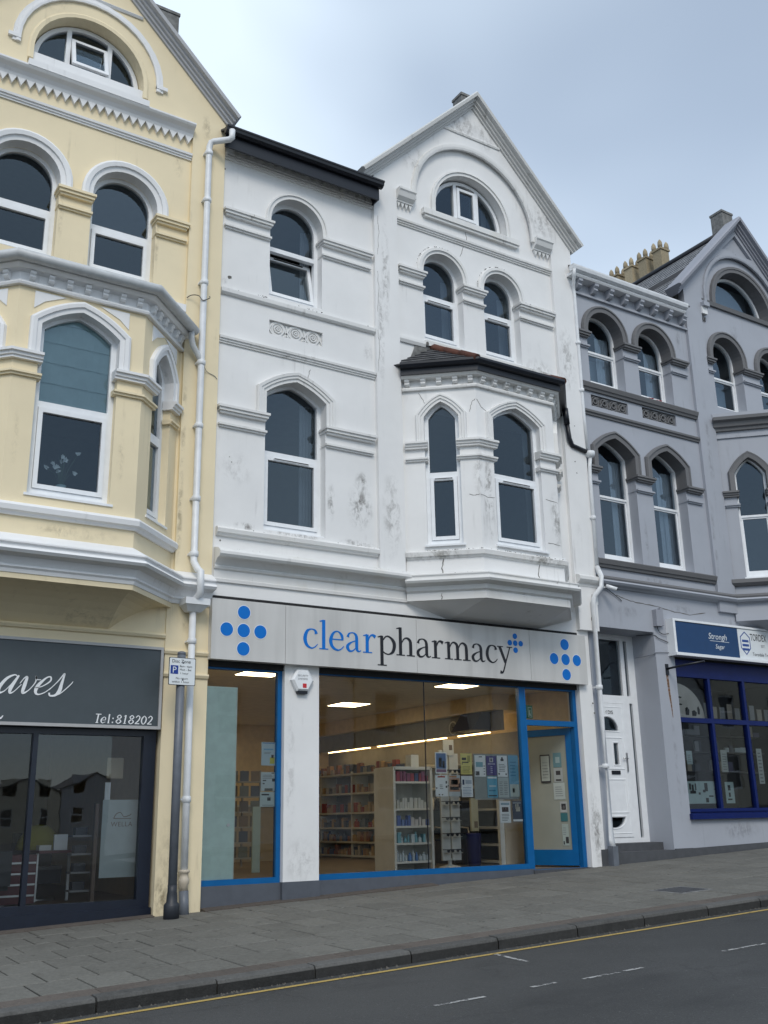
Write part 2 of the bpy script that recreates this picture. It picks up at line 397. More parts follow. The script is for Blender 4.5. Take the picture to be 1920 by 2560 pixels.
def solid(name, col, rough=.5):
    k = 'c_'+name
    if k not in M: M[k] = plain(name, col, rough, var=.04)
    return M[k]

# ------------------------------------------------------------------ architecture helpers
def arch_poly(xl, xr, zb, zs, kind='round', rise=None, n=18):
    """opening outline, anticlockwise from the bottom left"""
    c = (xl+xr)/2; P = [(xl, zb), (xr, zb)]
    if kind == 'rect': return P+[(xr, zs), (xl, zs)]
    if kind == 'round':
        r = (xr-xl)/2; P += [(c+r*math.cos(PI*i/n), zs+r*math.sin(PI*i/n)) for i in range(n+1)]
    else:                                       # four-centred, with a shoulder at the spring
        q = []
        for i in range(n//2+1):
            t = i/(n//2); cx, cz = xr-(xr-c)*.46, zs+rise*.74
            q.append(((1-t)**2*xr+2*t*(1-t)*cx+t*t*c, (1-t)**2*zs+2*t*(1-t)*cz+t*t*(zs+rise)))
        P += q+[(2*c-x, z) for x, z in q[-2::-1]]
    out = []
    for p in P:
        if not out or math.hypot(p[0]-out[-1][0], p[1]-out[-1][1]) > 1e-4: out.append(p)
    if math.hypot(out[0][0]-out[-1][0], out[0][1]-out[-1][1]) < 1e-4: out.pop()
    return out
def arch_path(F, xl, xr, zb, zs, kind='round', rise=None, d=0.):
    P = arch_poly(xl, xr, zb, zs, kind, rise)
    P = [P[0]]+P[:1:-1][0:]+[P[1]] if False else [P[0]]+P[2:][::-1]+[P[1]]
    Q = [P[0]]
    for p in P[1:]:
        if math.hypot(p[0]-Q[-1][0], p[1]-Q[-1][1]) > 1e-4: Q.append(p)
    return [F.p(a, b, d) for a, b in Q]
HOOD3 = [(0, 0), (0, .035), (.045, .035), (.05, .055), (.085, .055), (.09, .07), (.13, .075), (.145, .05), (.145, 0)]
HOOD1 = [(0, 0), (0, .05), (.05, .062), (.075, .05), (.1, .02), (.1, 0)]
def hood(F, parent, m, xl, xr, zb, zs, kind='round', rise=None, prof=HOOD1, d=0., name='arch_moulding'):
    return MB().sweep(arch_path(F, xl, xr, min(zb, zs)-.09, zs, kind, rise, d), prof, F.n).build(name, m, parent)
STR1 = [(-.045, 0), (-.045, .03), (-.015, .035), (0, .06), (.035, .065), (.045, .05), (.045, 0)]
STR3 = [(-.05, 0), (-.05, .022), (-.025, .022), (-.022, .04), (.004, .04), (.008, .06), (.04, .065), (.05, .05), (.05, 0)]
def band(F, parent, m, a0, a1, z, prof=STR1, d=0., name='string_course'):
    z -= .045*(z-1.5)/11.8
    return MB().sweep([F.p(a0, z, d), F.p(a1, z, d)], prof, F.n).build(name, m, parent)
def impost(F, parent, m, a0, a1, zt, d=0., into=.14, dark=None, h=1.0):
    """pier capital: two-step ledge over a plain neck and a lower ring"""
    b = MB(); zt -= .085*(zt-1.5)/11.8
    b.fbox(F, a0-.055, a1+.055, zt-.035*h, zt, d-into, d+.10)
    b.fbox(F, a0-.038, a1+.038, zt-.075*h, zt-.035*h, d-into+.004, d+.078)
    b.fbox(F, a0-.018, a1+.018, zt-.105*h, zt-.075*h, d-into+.008, d+.05)
    o = b.build('impost', dark or m, parent)
    b = MB(); b.fbox(F, a0-.03, a1+.03, zt-.275, zt-.245, d-into+.012, d+.055); b.fbox(F, a0-.015, a1+.015, zt-.30, zt-.275, d-into+.016, d+.03)
    b.build('necking', m, parent)
    return o
def window(F, parent, xl, xr, zb, zs, kind, rise, d, ztr, style='casement', ft=.062, vent=True, glass='glass', tilt=0., sill=True, mset=None):
    m = mset or M['upvc']
    outer = arch_poly(xl, xr, zb, zs, kind, rise)
    kr = (rise-ft*.55) if rise else None
    lo, hi = (.036, .036) if style == 'casement' else (.018, .022)
    top = arch_poly(xl+ft, xr-ft, ztr+hi, zs+(0 if kind != 'tudor' else -.01), kind, kr)
    bot = arch_poly(xl+ft, xr-ft, zb+ft+(0 if style == 'casement' else .03), ztr-lo, 'rect')
    w = MB().plate(F, outer, [top, bot], d, d-.075).build('window', m, parent)
    b = MB(); b.face([F.p(a, z, d-.045) for a, z in top]); b.build('pane', M[glass], w, fix=False)
    x0, x1, z0, z1 = xl+ft, xr-ft, bot[0][1], ztr-lo
    if style == 'casement':
        s = MB().plate(F, [(x0+.004, z0+.004), (x1-.004, z0+.004), (x1-.004, z1-.004), (x0+.004, z1-.004)], [[(x0+.056, z0+.056), (x1-.056, z0+.056), (x1-.056, z1-.06), (x0+.056, z1-.06)]], d+.018, d-.05)
        if tilt:                               # top-hung sash tipped inwards at the head
            piv = F.p(0, z0, d)
            for v in s.v:
                h = v.z-piv.z; v += F.n*(-math.sin(tilt)*h); v.z = piv.z+h*math.cos(tilt)
        s = s.build('sash', m, w)
        b = MB(); q = [(x0+.05, z0+.05, d-.02), (x1-.05, z0+.05, d-.02), (x1-.05, z1-.055, d-.02), (x0+.05, z1-.055, d-.02)]
        if tilt: q = [(a, z0+(z-z0)*math.cos(tilt), e-math.sin(tilt)*(z-z0)) for a, z, e in q]
        b.face([F.p(*p) for p in q]); b.build('pane', M[glass], w, fix=False)
        if vent and not tilt:
            c = (x0+x1)/2; hw = (x1-x0)*.32
            fbox('vent', M['upvc'], w, F, c-hw-.012, c+hw+.012, z1-.047, z1-.019, d+.016, d+.028)
            fbox('vent_slot', M['shadow_gap'], w, F, c-hw, c+hw, z1-.039, z1-.027, d+.02, d+.031)
        elif tilt:
            c = (x0+x1)/2; hw = (x1-x0)*.32; e = -math.sin(tilt)*(z1-z0-.03); zz = z0+(z1-z0-.03)*math.cos(tilt)
            fbox('vent_slot', M['shadow_gap'], w, F, c-hw, c+hw, zz-.006, zz+.008, d+e+.01, d+e+.034)
    else:
        s = MB().plate(F, [(x0-.006, z0-.03), (x1+.006, z0-.03), (x1+.006, z1+.01), (x0-.006, z1+.01)], [[(x0+.03, z0+.035), (x1-.03, z0+.035), (x1-.03, z1-.03), (x0+.03, z1-.03)]], d-.02, d-.055).build('sash', m, w)
        b = MB(); b.face([F.p(a, z, d-.04) for a, z in [(x0+.025, z0+.03), (x1-.025, z0+.03), (x1-.025, z1-.025), (x0+.025, z1-.025)]]); b.build('pane', M[glass], w, fix=False)
        for a in (xl+ft-.006, xr-ft+.006):
            MB().fbox(F, a-.012, a+.012, ztr-.075, ztr+.0, d-.004, d+.006).build('sash_horn', m, w)
    if sill:
        b = MB(); b.hexa([F.p(xl-.03, zb-.05, d+.118), F.p(xr+.03, zb-.05, d+.118), F.p(xr+.03, zb-.05, d-.06), F.p(xl-.03, zb-.05, d-.06), F.p(xl-.03, zb-.022, d+.118), F.p(xr+.03, zb-.022, d+.118), F.p(xr+.03, zb+.004, d-.0), F.p(xl-.03, zb+.004, d-.0)])
        b.build('sill', m, w)
    return w
def fanlight(F, parent, xl, xr, zb, d, m1, m2, opened=False, ft=.06, zs=None, mullions=True):
    """half-round attic window with a middle casement"""
    zs = zs or zb
    r = (xr-xl)/2; c = (xl+xr)/2
    if not mullions:
        w = MB().plate(F, arch_poly(xl, xr, zb, zs), [arch_poly(xl+ft, xr-ft, zb+ft, zs)], d, d-.07).build('window', M['upvc'], parent)
        b = MB(); b.face([F.p(a, z, d-.04) for a, z in arch_poly(xl+ft, xr-ft, zb+ft, zs)]); b.build('pane', M['glass'], w, fix=False)
        return w
    R = r-ft
    def seg(a0, a1):
        a1c = a1; P = [(a0, zb+ft), (a1, zb+ft)]
        n = 10
        for i in range(n+1):
            a = a1+(a0-a1)*i/n; z = zs+math.sqrt(max(0, R*R-(a-c)**2))
            if z > zb+ft+.004: P.append((a, z))
        return P
    h = .032; segs = [seg(c-R+.002, m1-h), seg(m1+h, m2-h), seg(m2+h, c+R-.002)]
    w = MB().plate(F, arch_poly(xl, xr, zb, zs, n=26), segs, d, d-.07).build('window', M['upvc'], parent)
    for i, sg in enumerate(segs):
        if i == 1: continue
        b = MB(); b.face([F.p(a, z, d-.04) for a, z in sg]); b.build('pane', M['glass'], w, fix=False)
    zt = zs+math.sqrt(R*R-max(abs(m1-c), abs(m2-c))**2)-.03
    q0, q1, z0, z1 = m1+h+.004, m2-h-.004, zb+ft+.004, zt-(.06 if opened else .0)
    e0, e1 = (.16, .0) if opened else (.018, .018)
    def tl(a, z, dd): return F.p(a, z, d+dd+(e1+(e0-e1)*(1-(z-z0)/(z1-z0)) if opened else e0))
    s = MB().plate(F, [(q0, z0), (q1, z0), (q1, z1), (q0, z1)], [[(q0+.05, z0+.05), (q1-.05, z0+.05), (q1-.05, z1-.05), (q0+.05, z1-.05)]], 0, -.05)
    for v in s.v:
        k = (v.z-z0)/(z1-z0); v += F.n*(d+(e0+(e1-e0)*k))
    s.build('sash', M['upvc'], w)
    b = MB(); b.face([tl(a, z, -.03) for a, z in [(q0+.045, z0+.045), (q1-.045, z0+.045), (q1-.045, z1-.045), (q0+.045, z1-.045)]]); b.build('pane', M['glass'], w, fix=False)
    b = MB(); top = [(m1+h, zt), (m2-h, zt)]+[p for p in segs[1] if p[1] > zt+.001]
    b.face([F.p(a, z, d-.045) for a, z in segs[1]]); b.build('pane', M['glass'], w, fix=False)
    return w
COPE = [(-.02, 0), (-.02, .03), (.012, .035), (.016, .07), (.048, .075), (.052, .115), (.085, .12), (.092, .19), (.14, .20), (.165, .16), (.165, -.2), (-.02, -.2)]
def bay_imposts(parent, m, dark, spec, zt):
    """capitals that wrap the corners of a canted bay, from one window reveal to the next"""
    zt -= .085*(zt-1.5)/11.8
    paths = []
    for i in range(len(spec)+1):
        P = []
        if i > 0: F, ln, xl, xr = spec[i-1]; P += [F.p(xr-.045, 0), F.p(ln, 0)]
        if i < len(spec):
            F, ln, xl, xr = spec[i]
            P += ([F.p(.03, 0)] if i == 0 else [])+[F.p(xl+.045, 0)]
        if i == len(spec): P[-1] = spec[-1][0].p(spec[-1][1]-.03, 0)
        paths.append(P)
    for P in paths:
        MB().sweep(P, [(-.09, zt-.105), (.05, zt-.105), (.05, zt-.08), (.07, zt-.072), (.075, zt-.04), (.10, zt-.033), (.10, zt), (-.09, zt+.02)], (0, 0, 1), -1).build('impost', dark, parent)
        MB().sweep(P, [(-.085, zt-.30), (.03, zt-.30), (.03, zt-.278), (.055, zt-.272), (.055, zt-.247), (-.085, zt-.235)], (0, 0, 1), -1).build('necking', m, parent)
def coping(parent, m, pts, prof=COPE):
    return MB().sweep([F0.p(*p) for p in pts], prof, F0.n).build('coping', m, parent)
def teeth(F, parent, m, a0, a1, zt, w=.115, h=.11, d=0., th=.02, name='tooth', up=False):
    n = max(1, round((a1-a0)/w)); w = (a1-a0)/n
    b = MB().plate(Fr((0, 0, 0), F.u, F.n), [(-w*.48, 0), (w*.48, 0), (0, h if up else -h)], (), th, -.002)
    c = Vector((0, 0, 0)); me = b.mesh(name, m, c)
    for i in range(n): put(name, me, F.p(a0+(i+.5)*w, zt, d), parent)
def dentils(F, parent, m, spots, z0, z1, d, name='bracket', w=.07, proj=.11):
    G = Fr((0, 0, 0), F.u, F.n); h = z1-z0
    b = MB()
    # a scrolled block: deep at the head, curling back at the foot
    prof = [(0, h), (proj, h), (proj, h*.72), (proj*.75, h*.55), (proj*.82, h*.34), (proj*.55, h*.12), (0, 0)]
    k = len(b.v)
    for a in (-w/2, w/2): b.v += [G.p(a, z, q) for q, z in prof]
    n = len(prof); b.f.append(tuple(range(n))); b.f.append(tuple(range(2*n-1, n-1, -1)))
    for i in range(n): j = (i+1) % n; b.f.append((i, i+n, j+n, j))
    b.sm = [False]*len(b.f)
    me = b.mesh(name, m, Vector((0, 0, 0)))
    for a in spots: put(name, me, F.p(a, z0, d), parent)
def pipe(parent, m, pts, r=.038, joints=(), name='downpipe', ground=None):
    o = MB().tube(pts, r, 14).build(name, m, parent)
    for (x, y, z) in joints:
        MB().lathe((x, y, z), [(r+.002, -.035), (r+.012, -.03), (r+.012, .03), (r+.002, .035)], 14).build('pipe_collar', m, o)
        wbox('bracket', m, o, x-.06, x-.03, y, y+.09, z-.012, z+.012)
    return o
def cable(pts, r, label, m='black', n=6):
    P = [pts[0]]+list(pts)+[pts[-1]]; S = []
    for i in range(1, len(P)-2):
        for j in range(n):
            t = j/n; S.append([.5*(2*P[i][e]+(P[i+1][e]-P[i-1][e])*t+(2*P[i-1][e]-5*P[i][e]+4*P[i+1][e]-P[i+2][e])*t*t+(3*P[i][e]-P[i-1][e]-3*P[i+1][e]+P[i+2][e])*t**3) for e in range(3)])
    S.append(list(pts[-1]))
    return tag(MB().tube(S, r, 6).build('cable', M[m]), label, 'cable')
def crack(parent, F, pts, w=.006, d=.003):
    """a hairline in the render with a jagged run"""
    P = []
    for (a, b), (c, e) in zip(pts, pts[1:]):
        for i in range(5):
            t = i/5; P.append((a+(c-a)*t+random.uniform(-.008, .008), b+(e-b)*t+random.uniform(-.006, .006), w*random.uniform(.5, 1.2)))
    P.append((*pts[-1], w*.4))
    return MB().stroke(F, P, d, d-.006, 2).build('crack', M['crack'], parent)
M['crack'] = plain('crack_shadow', (.13, .125, .115), .9)
M['moss'] = plain('black_moss', (.035, .034, .028), .95, var=.3)
def lump(b, p, r):
    k = len(b.v); e = [Vector((random.uniform(-1, 1), random.uniform(-1, 1), random.uniform(-.3, 1)))*r*.5 for _ in range(5)]
    b.v += [p+Vector((-r, 0, 0))+e[0], p+Vector((0, -r, 0))+e[1], p+Vector((r, 0, 0))+e[2], p+Vector((0, r, 0))+e[3], p+Vector((0, 0, r*.8))+e[4]]
    for f in ((0, 1, 4), (1, 2, 4), (2, 3, 4), (3, 0, 4), (0, 3, 2, 1)): b.f.append(tuple(k+i for i in f)); b.sm.append(False)
def moss(parent, F, a0, a1, z, d, n, spread=.03):
    b = MB(); cl = [random.uniform(a0, a1) for _ in range(max(2, n//9))]
    for i in range(n):
        a = min(a1, max(a0, random.choice(cl)+random.gauss(0, .06) if random.random() < .75 else random.uniform(a0, a1)))
        lump(b, F.p(a, z, max(.0, d-abs(random.gauss(0, spread)))), random.uniform(.004, .013))
    return struct(b.build('moss', M['moss'], parent, fix=False), 'stuff')
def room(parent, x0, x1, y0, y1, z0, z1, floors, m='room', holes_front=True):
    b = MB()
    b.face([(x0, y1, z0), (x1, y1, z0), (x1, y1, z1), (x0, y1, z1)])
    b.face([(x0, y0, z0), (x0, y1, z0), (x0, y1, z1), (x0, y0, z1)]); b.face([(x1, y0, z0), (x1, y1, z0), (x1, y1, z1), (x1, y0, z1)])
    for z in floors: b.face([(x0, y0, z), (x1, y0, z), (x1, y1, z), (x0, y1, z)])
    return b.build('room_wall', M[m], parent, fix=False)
def flue(name, parent, x0, x1, y0, y1, z0, z1):
    b = MB().box(x0, x1, y0, y1, z0, z1); b.box(x0-.015, x1+.015, y0-.015, y1+.015, z1, z1+.05); return b.build(name, M['concrete'], parent)

def pz(x, y): return .313+.03865*x+.02*max(y, -4.12)

# ================================================================== WHITE BUILDING (pharmacy)
WB = thing('pharmacy_building', 'white gabled pharmacy building with corner bay and blue shopfront, middle of the terrace', 'building', (8.2, 0, .6))
W, T = M['white_wall'], M['white_trim']
GX0, GX1 = 7.41, 11.57      # gable part
def white_building():
    A, B, C, E = (7.9, 0), (8.74, -.72), (10.25, -.72), (10.93, 0)
    # main wall, back plane
    holes = [arch_poly(5.644, 6.508, 8.715, 9.975), arch_poly(5.616, 6.562, 5.215, 7.20, 'tudor', .24),
             [(5.654, 8.11), (6.517, 8.11), (6.517, 8.333), (5.654, 8.333)],
             arch_poly(8.64, 10.14, 11.05, 11.245, n=26), arch_poly(8.35, 9.14, 8.715, 9.915), arch_poly(9.572, 10.335, 8.715, 9.915),
             [(8.25, 5.2), (10.75, 5.2), (10.75, 7.6), (8.25, 7.6)]]
    outer = [(4.882, 3.44), (11.35, 3.44), (11.35, 4.3), (11.56, 4.3), (11.56, 11.24), (9.475, 13.42), (7.43, 11.34), (7.43, 11.0), (4.882, 11.0)]
    MB().plate(F0, outer, holes, 0, -.28).build('wall', W, WB)
    # raised layer of the gable: pilasters, spandrels, gable head
    c, r = 9.44, 1.26
    hole = [(7.84, 4.86), (11.10, 4.86), (11.10, 11.22), (10.70, 11.22)]+[(c+r*math.cos(PI*i/30), 11.26+r*math.sin(PI*i/30)) for i in range(31)]+[(8.18, 11.22), (7.84, 11.22)]
    tri = [(8.87, 12.82), (10.02, 12.82), (9.475, 13.36)]
    MB().plate(F0, [(GX0, 4.74), (GX1, 4.74), (GX1, 11.25), (9.475, 13.43), (GX0, 11.345)], [hole], .065, -.002).build('gable_front', W, WB)
    hood(F0, WB, T, 8.18, 10.70, 11.22, 11.26, prof=[(-.035, -.02), (-.035, .02), (0, .03), (.05, .03), (.065, 0), (.065, -.02)], d=.065)
    band(F0, WB, T, 8.84, 10.05, 12.84, [(-.03, 0), (-.03, .02), (0, .03), (.03, .012), (.03, 0)], .063)
    coping(WB, M['cope_white'], [(7.21, 11.15, .065), (9.475, 13.44, .065), (11.63, 11.19, .065)])
    flue('ridge_block', WB, 9.52, 9.77, .26, .52, 13.25, 13.97)
    for x0, x1 in ((7.845, 8.165), (10.715, 11.095)):     # corbels at the springing of the big arch
        b = MB(); k = [(0, 11.22), (.17, 11.22), (.17, 11.18), (.15, 11.16), (.12, 11.08), (.06, 11.03), (.06, 11.01), (0, 11.01)]
        for a in (x0, x1): b.v += [F0.p(a, z, q) for q, z in k]
        n = len(k); b.f += [tuple(range(n)), tuple(range(2*n-1, n-1, -1))]+[(i, i+n, (i+1) % n+n, (i+1) % n) for i in range(n)]; b.sm = [False]*len(b.f)
        cb = b.build('corbel', T, WB)
        teeth(F0, cb, T, x0+.01, x1-.01, 11.012, .085, .10, 0, .045)
    # attic half-round window
    fanlight(F0, WB, 8.66, 10.12, 11.17, -.13, 9.17, 9.63, zs=11.235)
    hood(F0, WB, T, 8.64, 10.14, 11.06, 11.245, prof=[(0, 0), (0, .03), (.05, .03), (.055, .05), (.085, .045), (.085, 0)])
    b = MB(); b.fbox(F0, 8.36, 10.38, 10.955, 11.055, -.2, .085); b.fbox(F0, 8.40, 10.34, 10.91, 10.955, .0, .06); b.build('attic_sill', T, WB)
    # string courses of the gable part
    band(F0, WB, T, 7.842, 11.098, 10.705, STR3)
    for (xl, xr) in ((8.35, 9.14), (9.572, 10.335)):
        hood(F0, WB, T, xl, xr, 9.912, 9.915, prof=[(0, 0), (0, .03), (.045, .03), (.05, .055), (.095, .055), (.11, .03), (.11, 0)])
        window(F0, WB, xl-.004, xr+.004, 8.76, 9.915, 'round', None, -.15, 9.555)
    impost(F0, WB, T, 7.90, 8.33, 9.91); impost(F0, WB, T, 9.16, 9.552, 9.91); impost(F0, WB, T, 10.355, 11.04, 9.91)
    for a0, a1 in ((7.842, 8.34),): band(F0, WB, T, a0, a1, 8.61, [(-.045, 0), (-.045, .03), (0, .05), (.05, .045), (.06, 0)])
    band(F0, WB, T, 8.34, 11.098, 8.655, [(-.05, -.0), (-.05, .05), (.035, .055), (.045, 0)])
    # left part, second floor
    hood(F0, WB, T, 5.644, 6.508, 9.95, 9.975, prof=[(0, 0), (0, .03), (.05, .03), (.055, .05), (.075, .05), (.08, .0)])
    window(F0, WB, 5.64, 6.512, 8.76, 9.975, 'round', None, -.15, 9.575, tilt=.20)
    impost(F0, WB, T, 4.945, 5.62, 9.945); impost(F0, WB, T, 6.53, 7.32, 9.945)
    band(F0, WB, T, 4.89, 7.405, 8.605, [(-.045, 0), (-.045, .03), (-.02, .055), (.035, .06), (.045, 0)])
    band(F0, WB, T, 4.89, 7.405, 7.86, STR3)
    # relief panel: plate of scrolls in a sunk field
    MB().plate(F0, [(5.64, 8.10), (6.53, 8.10), (6.53, 8.345), (5.64, 8.345)], (), -.05, -.06).build('relief_field', T, WB)
    rb = MB()
    for i, cx in enumerate((5.80, 6.085, 6.37)):
        for rr, dd in ((.092, .022), (.052, .03), (.02, .036)):
            rb.sweep([F0.p(cx+rr*math.cos(2*PI*k/20), 8.222+rr*math.sin(2*PI*k/20), -.05) for k in range(20)], [(-.011, 0), (-.008, dd), (.008, dd), (.011, 0)], F0.n, closed=True)
        rb.stroke(F0, [(cx-.16, 8.14, .02), (cx-.08, 8.3, .024), (cx+.05, 8.32, .02), (cx+.13, 8.2, .024), (cx+.17, 8.13, .02)], -.026, -.05)
        rb.stroke(F0, [(cx-.15, 8.31, .02), (cx-.1, 8.17, .024), (cx+.02, 8.115, .02), (cx+.12, 8.24, .024)], -.03, -.05)
    rb.build('relief_scroll', T, WB)
    # left part, first floor
    hood(F0, WB, T, 5.616, 6.562, 6.885, 7.20, 'tudor', .24, HOOD3)
    window(F0, WB, 5.612, 6.566, 5.26, 7.20, 'tudor', .244, -.15, 6.36)
    impost(F0, WB, T, 4.945, 5.595, 6.89); impost(F0, WB, T, 6.583, 7.32, 6.89)
    MB().sweep([F0.p(4.93, 5.10, 0), F0.p(7.40, 5.10, 0)], [(-.06, 0), (-.06, .03), (-.045, .045), (-.03, .05), (-.02, .075), (.03, .085), (.06, .05), (.06, 0)], F0.n).build('window_ledge', T, WB)
    # eaves: black gutter box on the left part, zigzag frieze
    b = MB(); b.fbox(F0, 4.80, 7.40, 10.755, 10.98, .205, .235); b.fbox(F0, 7.38, 7.40, 10.76, 10.98, .0, .205)
    b.build('fascia', M['black'], WB)
    MB().sweep([(4.885, 0, 0), (7.38, 0, 0)], [(-.02, 10.93), (.10, 10.93), (.205, 10.90), (.205, 11.0), (-.02, 11.0)], (0, 0, 1), -1).build('eaves_soffit', T, WB)
    MB().sweep([(4.78, -.235, 10.95), (7.44, -.235, 10.95)], [(0, 0), (.05, 0), (.09, .03), (.10, .07), (.115, .075), (.115, .10), (0, .10)], (0, 0, 1), -1).build('gutter', M['black'], WB)
    b = MB(); b.fbox(F0, 4.89, 7.405, 10.75, 10.78, -.01, .045); b.fbox(F0, 4.89, 7.405, 10.715, 10.75, -.01, .03); b.build('string_course', T, WB)
    teeth(F0, WB, T, 4.90, 7.40, 10.785, .155, .125, .0, .06, 'frieze_tooth', True)
    b = MB(); b.hexa([(4.80, -.28, 11.02), (7.45, -.28, 11.02), (7.45, 4.5, 13.2), (4.80, 4.5, 13.2), (4.80, -.28, 11.05), (7.45, -.28, 11.05), (7.45, 4.5, 13.25), (4.80, 4.5, 13.25)]); b.build('roof', M['slate'], WB)
    b = MB(); b.hexa([(7.3, .1, 11.28), (9.475, .1, 13.42), (9.475, 6, 13.42), (7.3, 6, 11.28), (7.3, .1, 11.33), (9.475, .1, 13.48), (9.475, 6, 13.48), (7.3, 6, 11.33)]); b.build('roof', M['slate'], WB)
    b = MB(); b.hexa([(11.62, .1, 11.20), (9.475, .1, 13.42), (9.475, 6, 13.42), (11.62, 6, 11.20), (11.62, .1, 11.25), (9.475, .1, 13.48), (9.475, 6, 13.48), (11.62, 6, 11.25)]); b.build('roof', M['slate'], WB)
    # main cornice of the left part
    CORN = [(0, 4.43), (.03, 4.43), (.035, 4.47), (.02, 4.48), (.02, 4.585), (.05, 4.60), (.06, 4.625), (.05, 4.64), (.075, 4.67), (.13, 4.715), (.20, 4.725), (.225, 4.755), (.225, 4.79), (.205, 4.815), (.17, 4.825), (.165, 4.845), (.05, 4.875), (0, 4.88)]
    MB().sweep([(4.915, 0, 0), (7.93, 0, 0)], CORN, (0, 0, 1), -1).build('cornice', T, WB)
    MB().sweep([(11.12, -.0, 0), (11.60, -.0, 0)], [(0, 5.01), (.085, 5.01), (.09, 5.05), (.14, 5.075), (.17, 5.11), (.17, 5.16), (.12, 5.19), (0, 5.21)], (0, 0, 1), -1).build('cornice', T, WB)
    fbox('pier_block', W, WB, F0, 11.12, 11.54, 4.30, 5.01, .0, .075)
    # ---------------- bay
    plan = [A, B, C, E]
    FL, LL = facet(A, B); FM, LM = facet(B, C); FRt, LR = facet(C, E)
    zb, zt = 5.0, 7.92
    spec = ((FL, LL, .315, .835), (FM, LM, .285, 1.20), (FRt, LR, .26, .72))
    for F, ln, xl, xr in spec:
        MB().plate(F, [(0, zb), (ln, zb), (ln, zt), (0, zt)], [arch_poly(xl, xr, 5.24, 7.25, 'tudor', .235)], 0, -.13).build('bay_wall', W, WB)
        hood(F, WB, T, xl, xr, 6.89, 7.25, 'tudor', .235, [(0, 0), (0, .03), (.04, .03), (.045, .048), (.08, .048), (.085, .062), (.11, .062), (.125, 0)])
        window(F, WB, xl-.004, xr+.004, 5.285, 7.25, 'tudor', .239, -.075, 6.355)
    pl3 = [(p[0], p[1], 0) for p in plan]
    bay_imposts(WB, T, T, [(F, ln, xl, xr) for F, ln, xl, xr in spec], 6.89)
    def ring(name, prof, m): return MB().sweep(pl3, prof, (0, 0, 1), -1).build(name, m, WB)
    ring('bay_string', [(-.02, 7.69), (.045, 7.69), (.05, 7.715), (.03, 7.745), (-.02, 7.745)], T)
    ring('bay_frieze', [(-.02, 7.86), (.10, 7.86), (.13, 7.90), (.13, 7.95), (-.02, 7.95)], T)
    dentils(FL, WB, T, [.08, .325, .565, .81, 1.04], 7.745, 7.86, .0, 'dentil', .075, .085)
    dentils(FM, WB, T, [.11, .335, .57, .80, 1.04, 1.28, 1.46], 7.745, 7.86, .0, 'dentil', .075, .085)
    dentils(FRt, WB, T, [.10, .34, .58, .82], 7.745, 7.86, .0, 'dentil', .075, .085)
    ring('bay_gutter', [(.06, 7.90), (.16, 7.90), (.16, 7.985), (.22, 8.0), (.245, 8.04), (.245, 8.075), (.06, 8.075)], M['black'])
    ring('bay_ledge', [(-.12, 5.05), (.03, 5.05), (.045, 5.065), (.05, 5.08), (.075, 5.085), (.085, 5.145), (.06, 5.165), (-.12, 5.205)], T)
    ring('bay_apron', [(-.1, 4.78), (.02, 4.78), (.02, 5.055), (-.1, 5.055)], W)
    ring('bay_cornice', [(-.1, 4.44), (.07, 4.44), (.075, 4.535), (.06, 4.55), (.10, 4.575), (.105, 4.60), (.11, 4.635), (.17, 4.655), (.225, 4.665), (.245, 4.695), (.235, 4.725), (.20, 4.735), (.205, 4.765), (.22, 4.77), (.22, 4.785), (.02, 4.84), (-.1, 4.84)], T)
    # soffit splayed back to the wall under the bay
    top = [(7.84, .0, 4.445), (8.71, -.785, 4.445), (10.28, -.785, 4.445), (11.0, 0, 4.445)]; low = [(8.62, .01, 4.24), (10.28, .01, 4.24)]
    b = MB(); b.face([top[1], top[2], low[1], low[0]]); b.face([top[0], top[1], low[0]]); b.face([top[2], top[3], low[1]])
    b.build('bay_soffit', W, WB, fix=False)
    # bay roof: slate side slope, tiled front, terracotta hips
    ro = [(7.66, .0, 8.06), (8.645, -.93, 8.06), (10.345, -.93, 8.06), (11.20, 0, 8.06)]; rt = [(8.48, -.0, 8.56), (10.50, -.0, 8.56)]
    b = MB()
    def slope(p, q, r, s, rows):
        p, q, r, s = map(Vector, (p, q, r, s)); n = (q-p).cross(s-p).normalized()
        for i in range(rows):
            t0, t1 = i/rows, min(1, (i+1.12)/rows)
            a, c2, d2, e2 = p.lerp(s, t0), q.lerp(r, t0), q.lerp(r, t1), p.lerp(s, t1)
            b.hexa([a, c2, d2, e2, a+n*.022, c2+n*.022, d2+n*.004, e2+n*.004])
    slope(ro[1], ro[2], rt[1], rt[0], 7); slope(ro[0], ro[1], Vector(rt[0])+Vector((.001, 0, 0)), rt[0], 7); slope(ro[2], ro[3], rt[1], Vector(rt[1])+Vector((.001, 0, 0)), 7)
    b.build('bay_roof', M['slate'], WB)
    for p, q in ((ro[1], rt[0]), (ro[2], rt[1])):
        p, q = Vector(p), Vector(q)
        for i in range(3):
            a, e = p.lerp(q, i/3), p.lerp(q, (i+1.06)/3)
            MB().tube([a+Vector((0, 0, .0)), e+Vector((0, 0, .012))], .062, 10).build('hip_tile', M['terracotta'], WB)
    for i in range(6):
        x = 8.48+i*.34; MB().tube([(x, -.03, 8.585), (x+.33, -.03, 8.585)], .05, 10).build('ridge_tile', M['terracotta'], WB)
    b = MB(); b.hexa([(8.02, -.02, 8.2), (8.6, -.02, 8.2), (8.6, .0, 8.2), (8.02, 0, 8.2), (8.16, -.02, 8.54), (8.62, -.02, 8.6), (8.62, 0, 8.6), (8.16, 0, 8.54)]); b.build('mortar_flashing', M['concrete'], WB)
    # overflow pipe from the bay gutter to the downpipe
    MB().tube([(11.12, -.13, 7.78), (11.16, -.12, 7.52), (11.24, -.09, 7.42), (11.62, -.09, 7.35)], .038, 10).build('gutter_pipe', M['black'], WB)
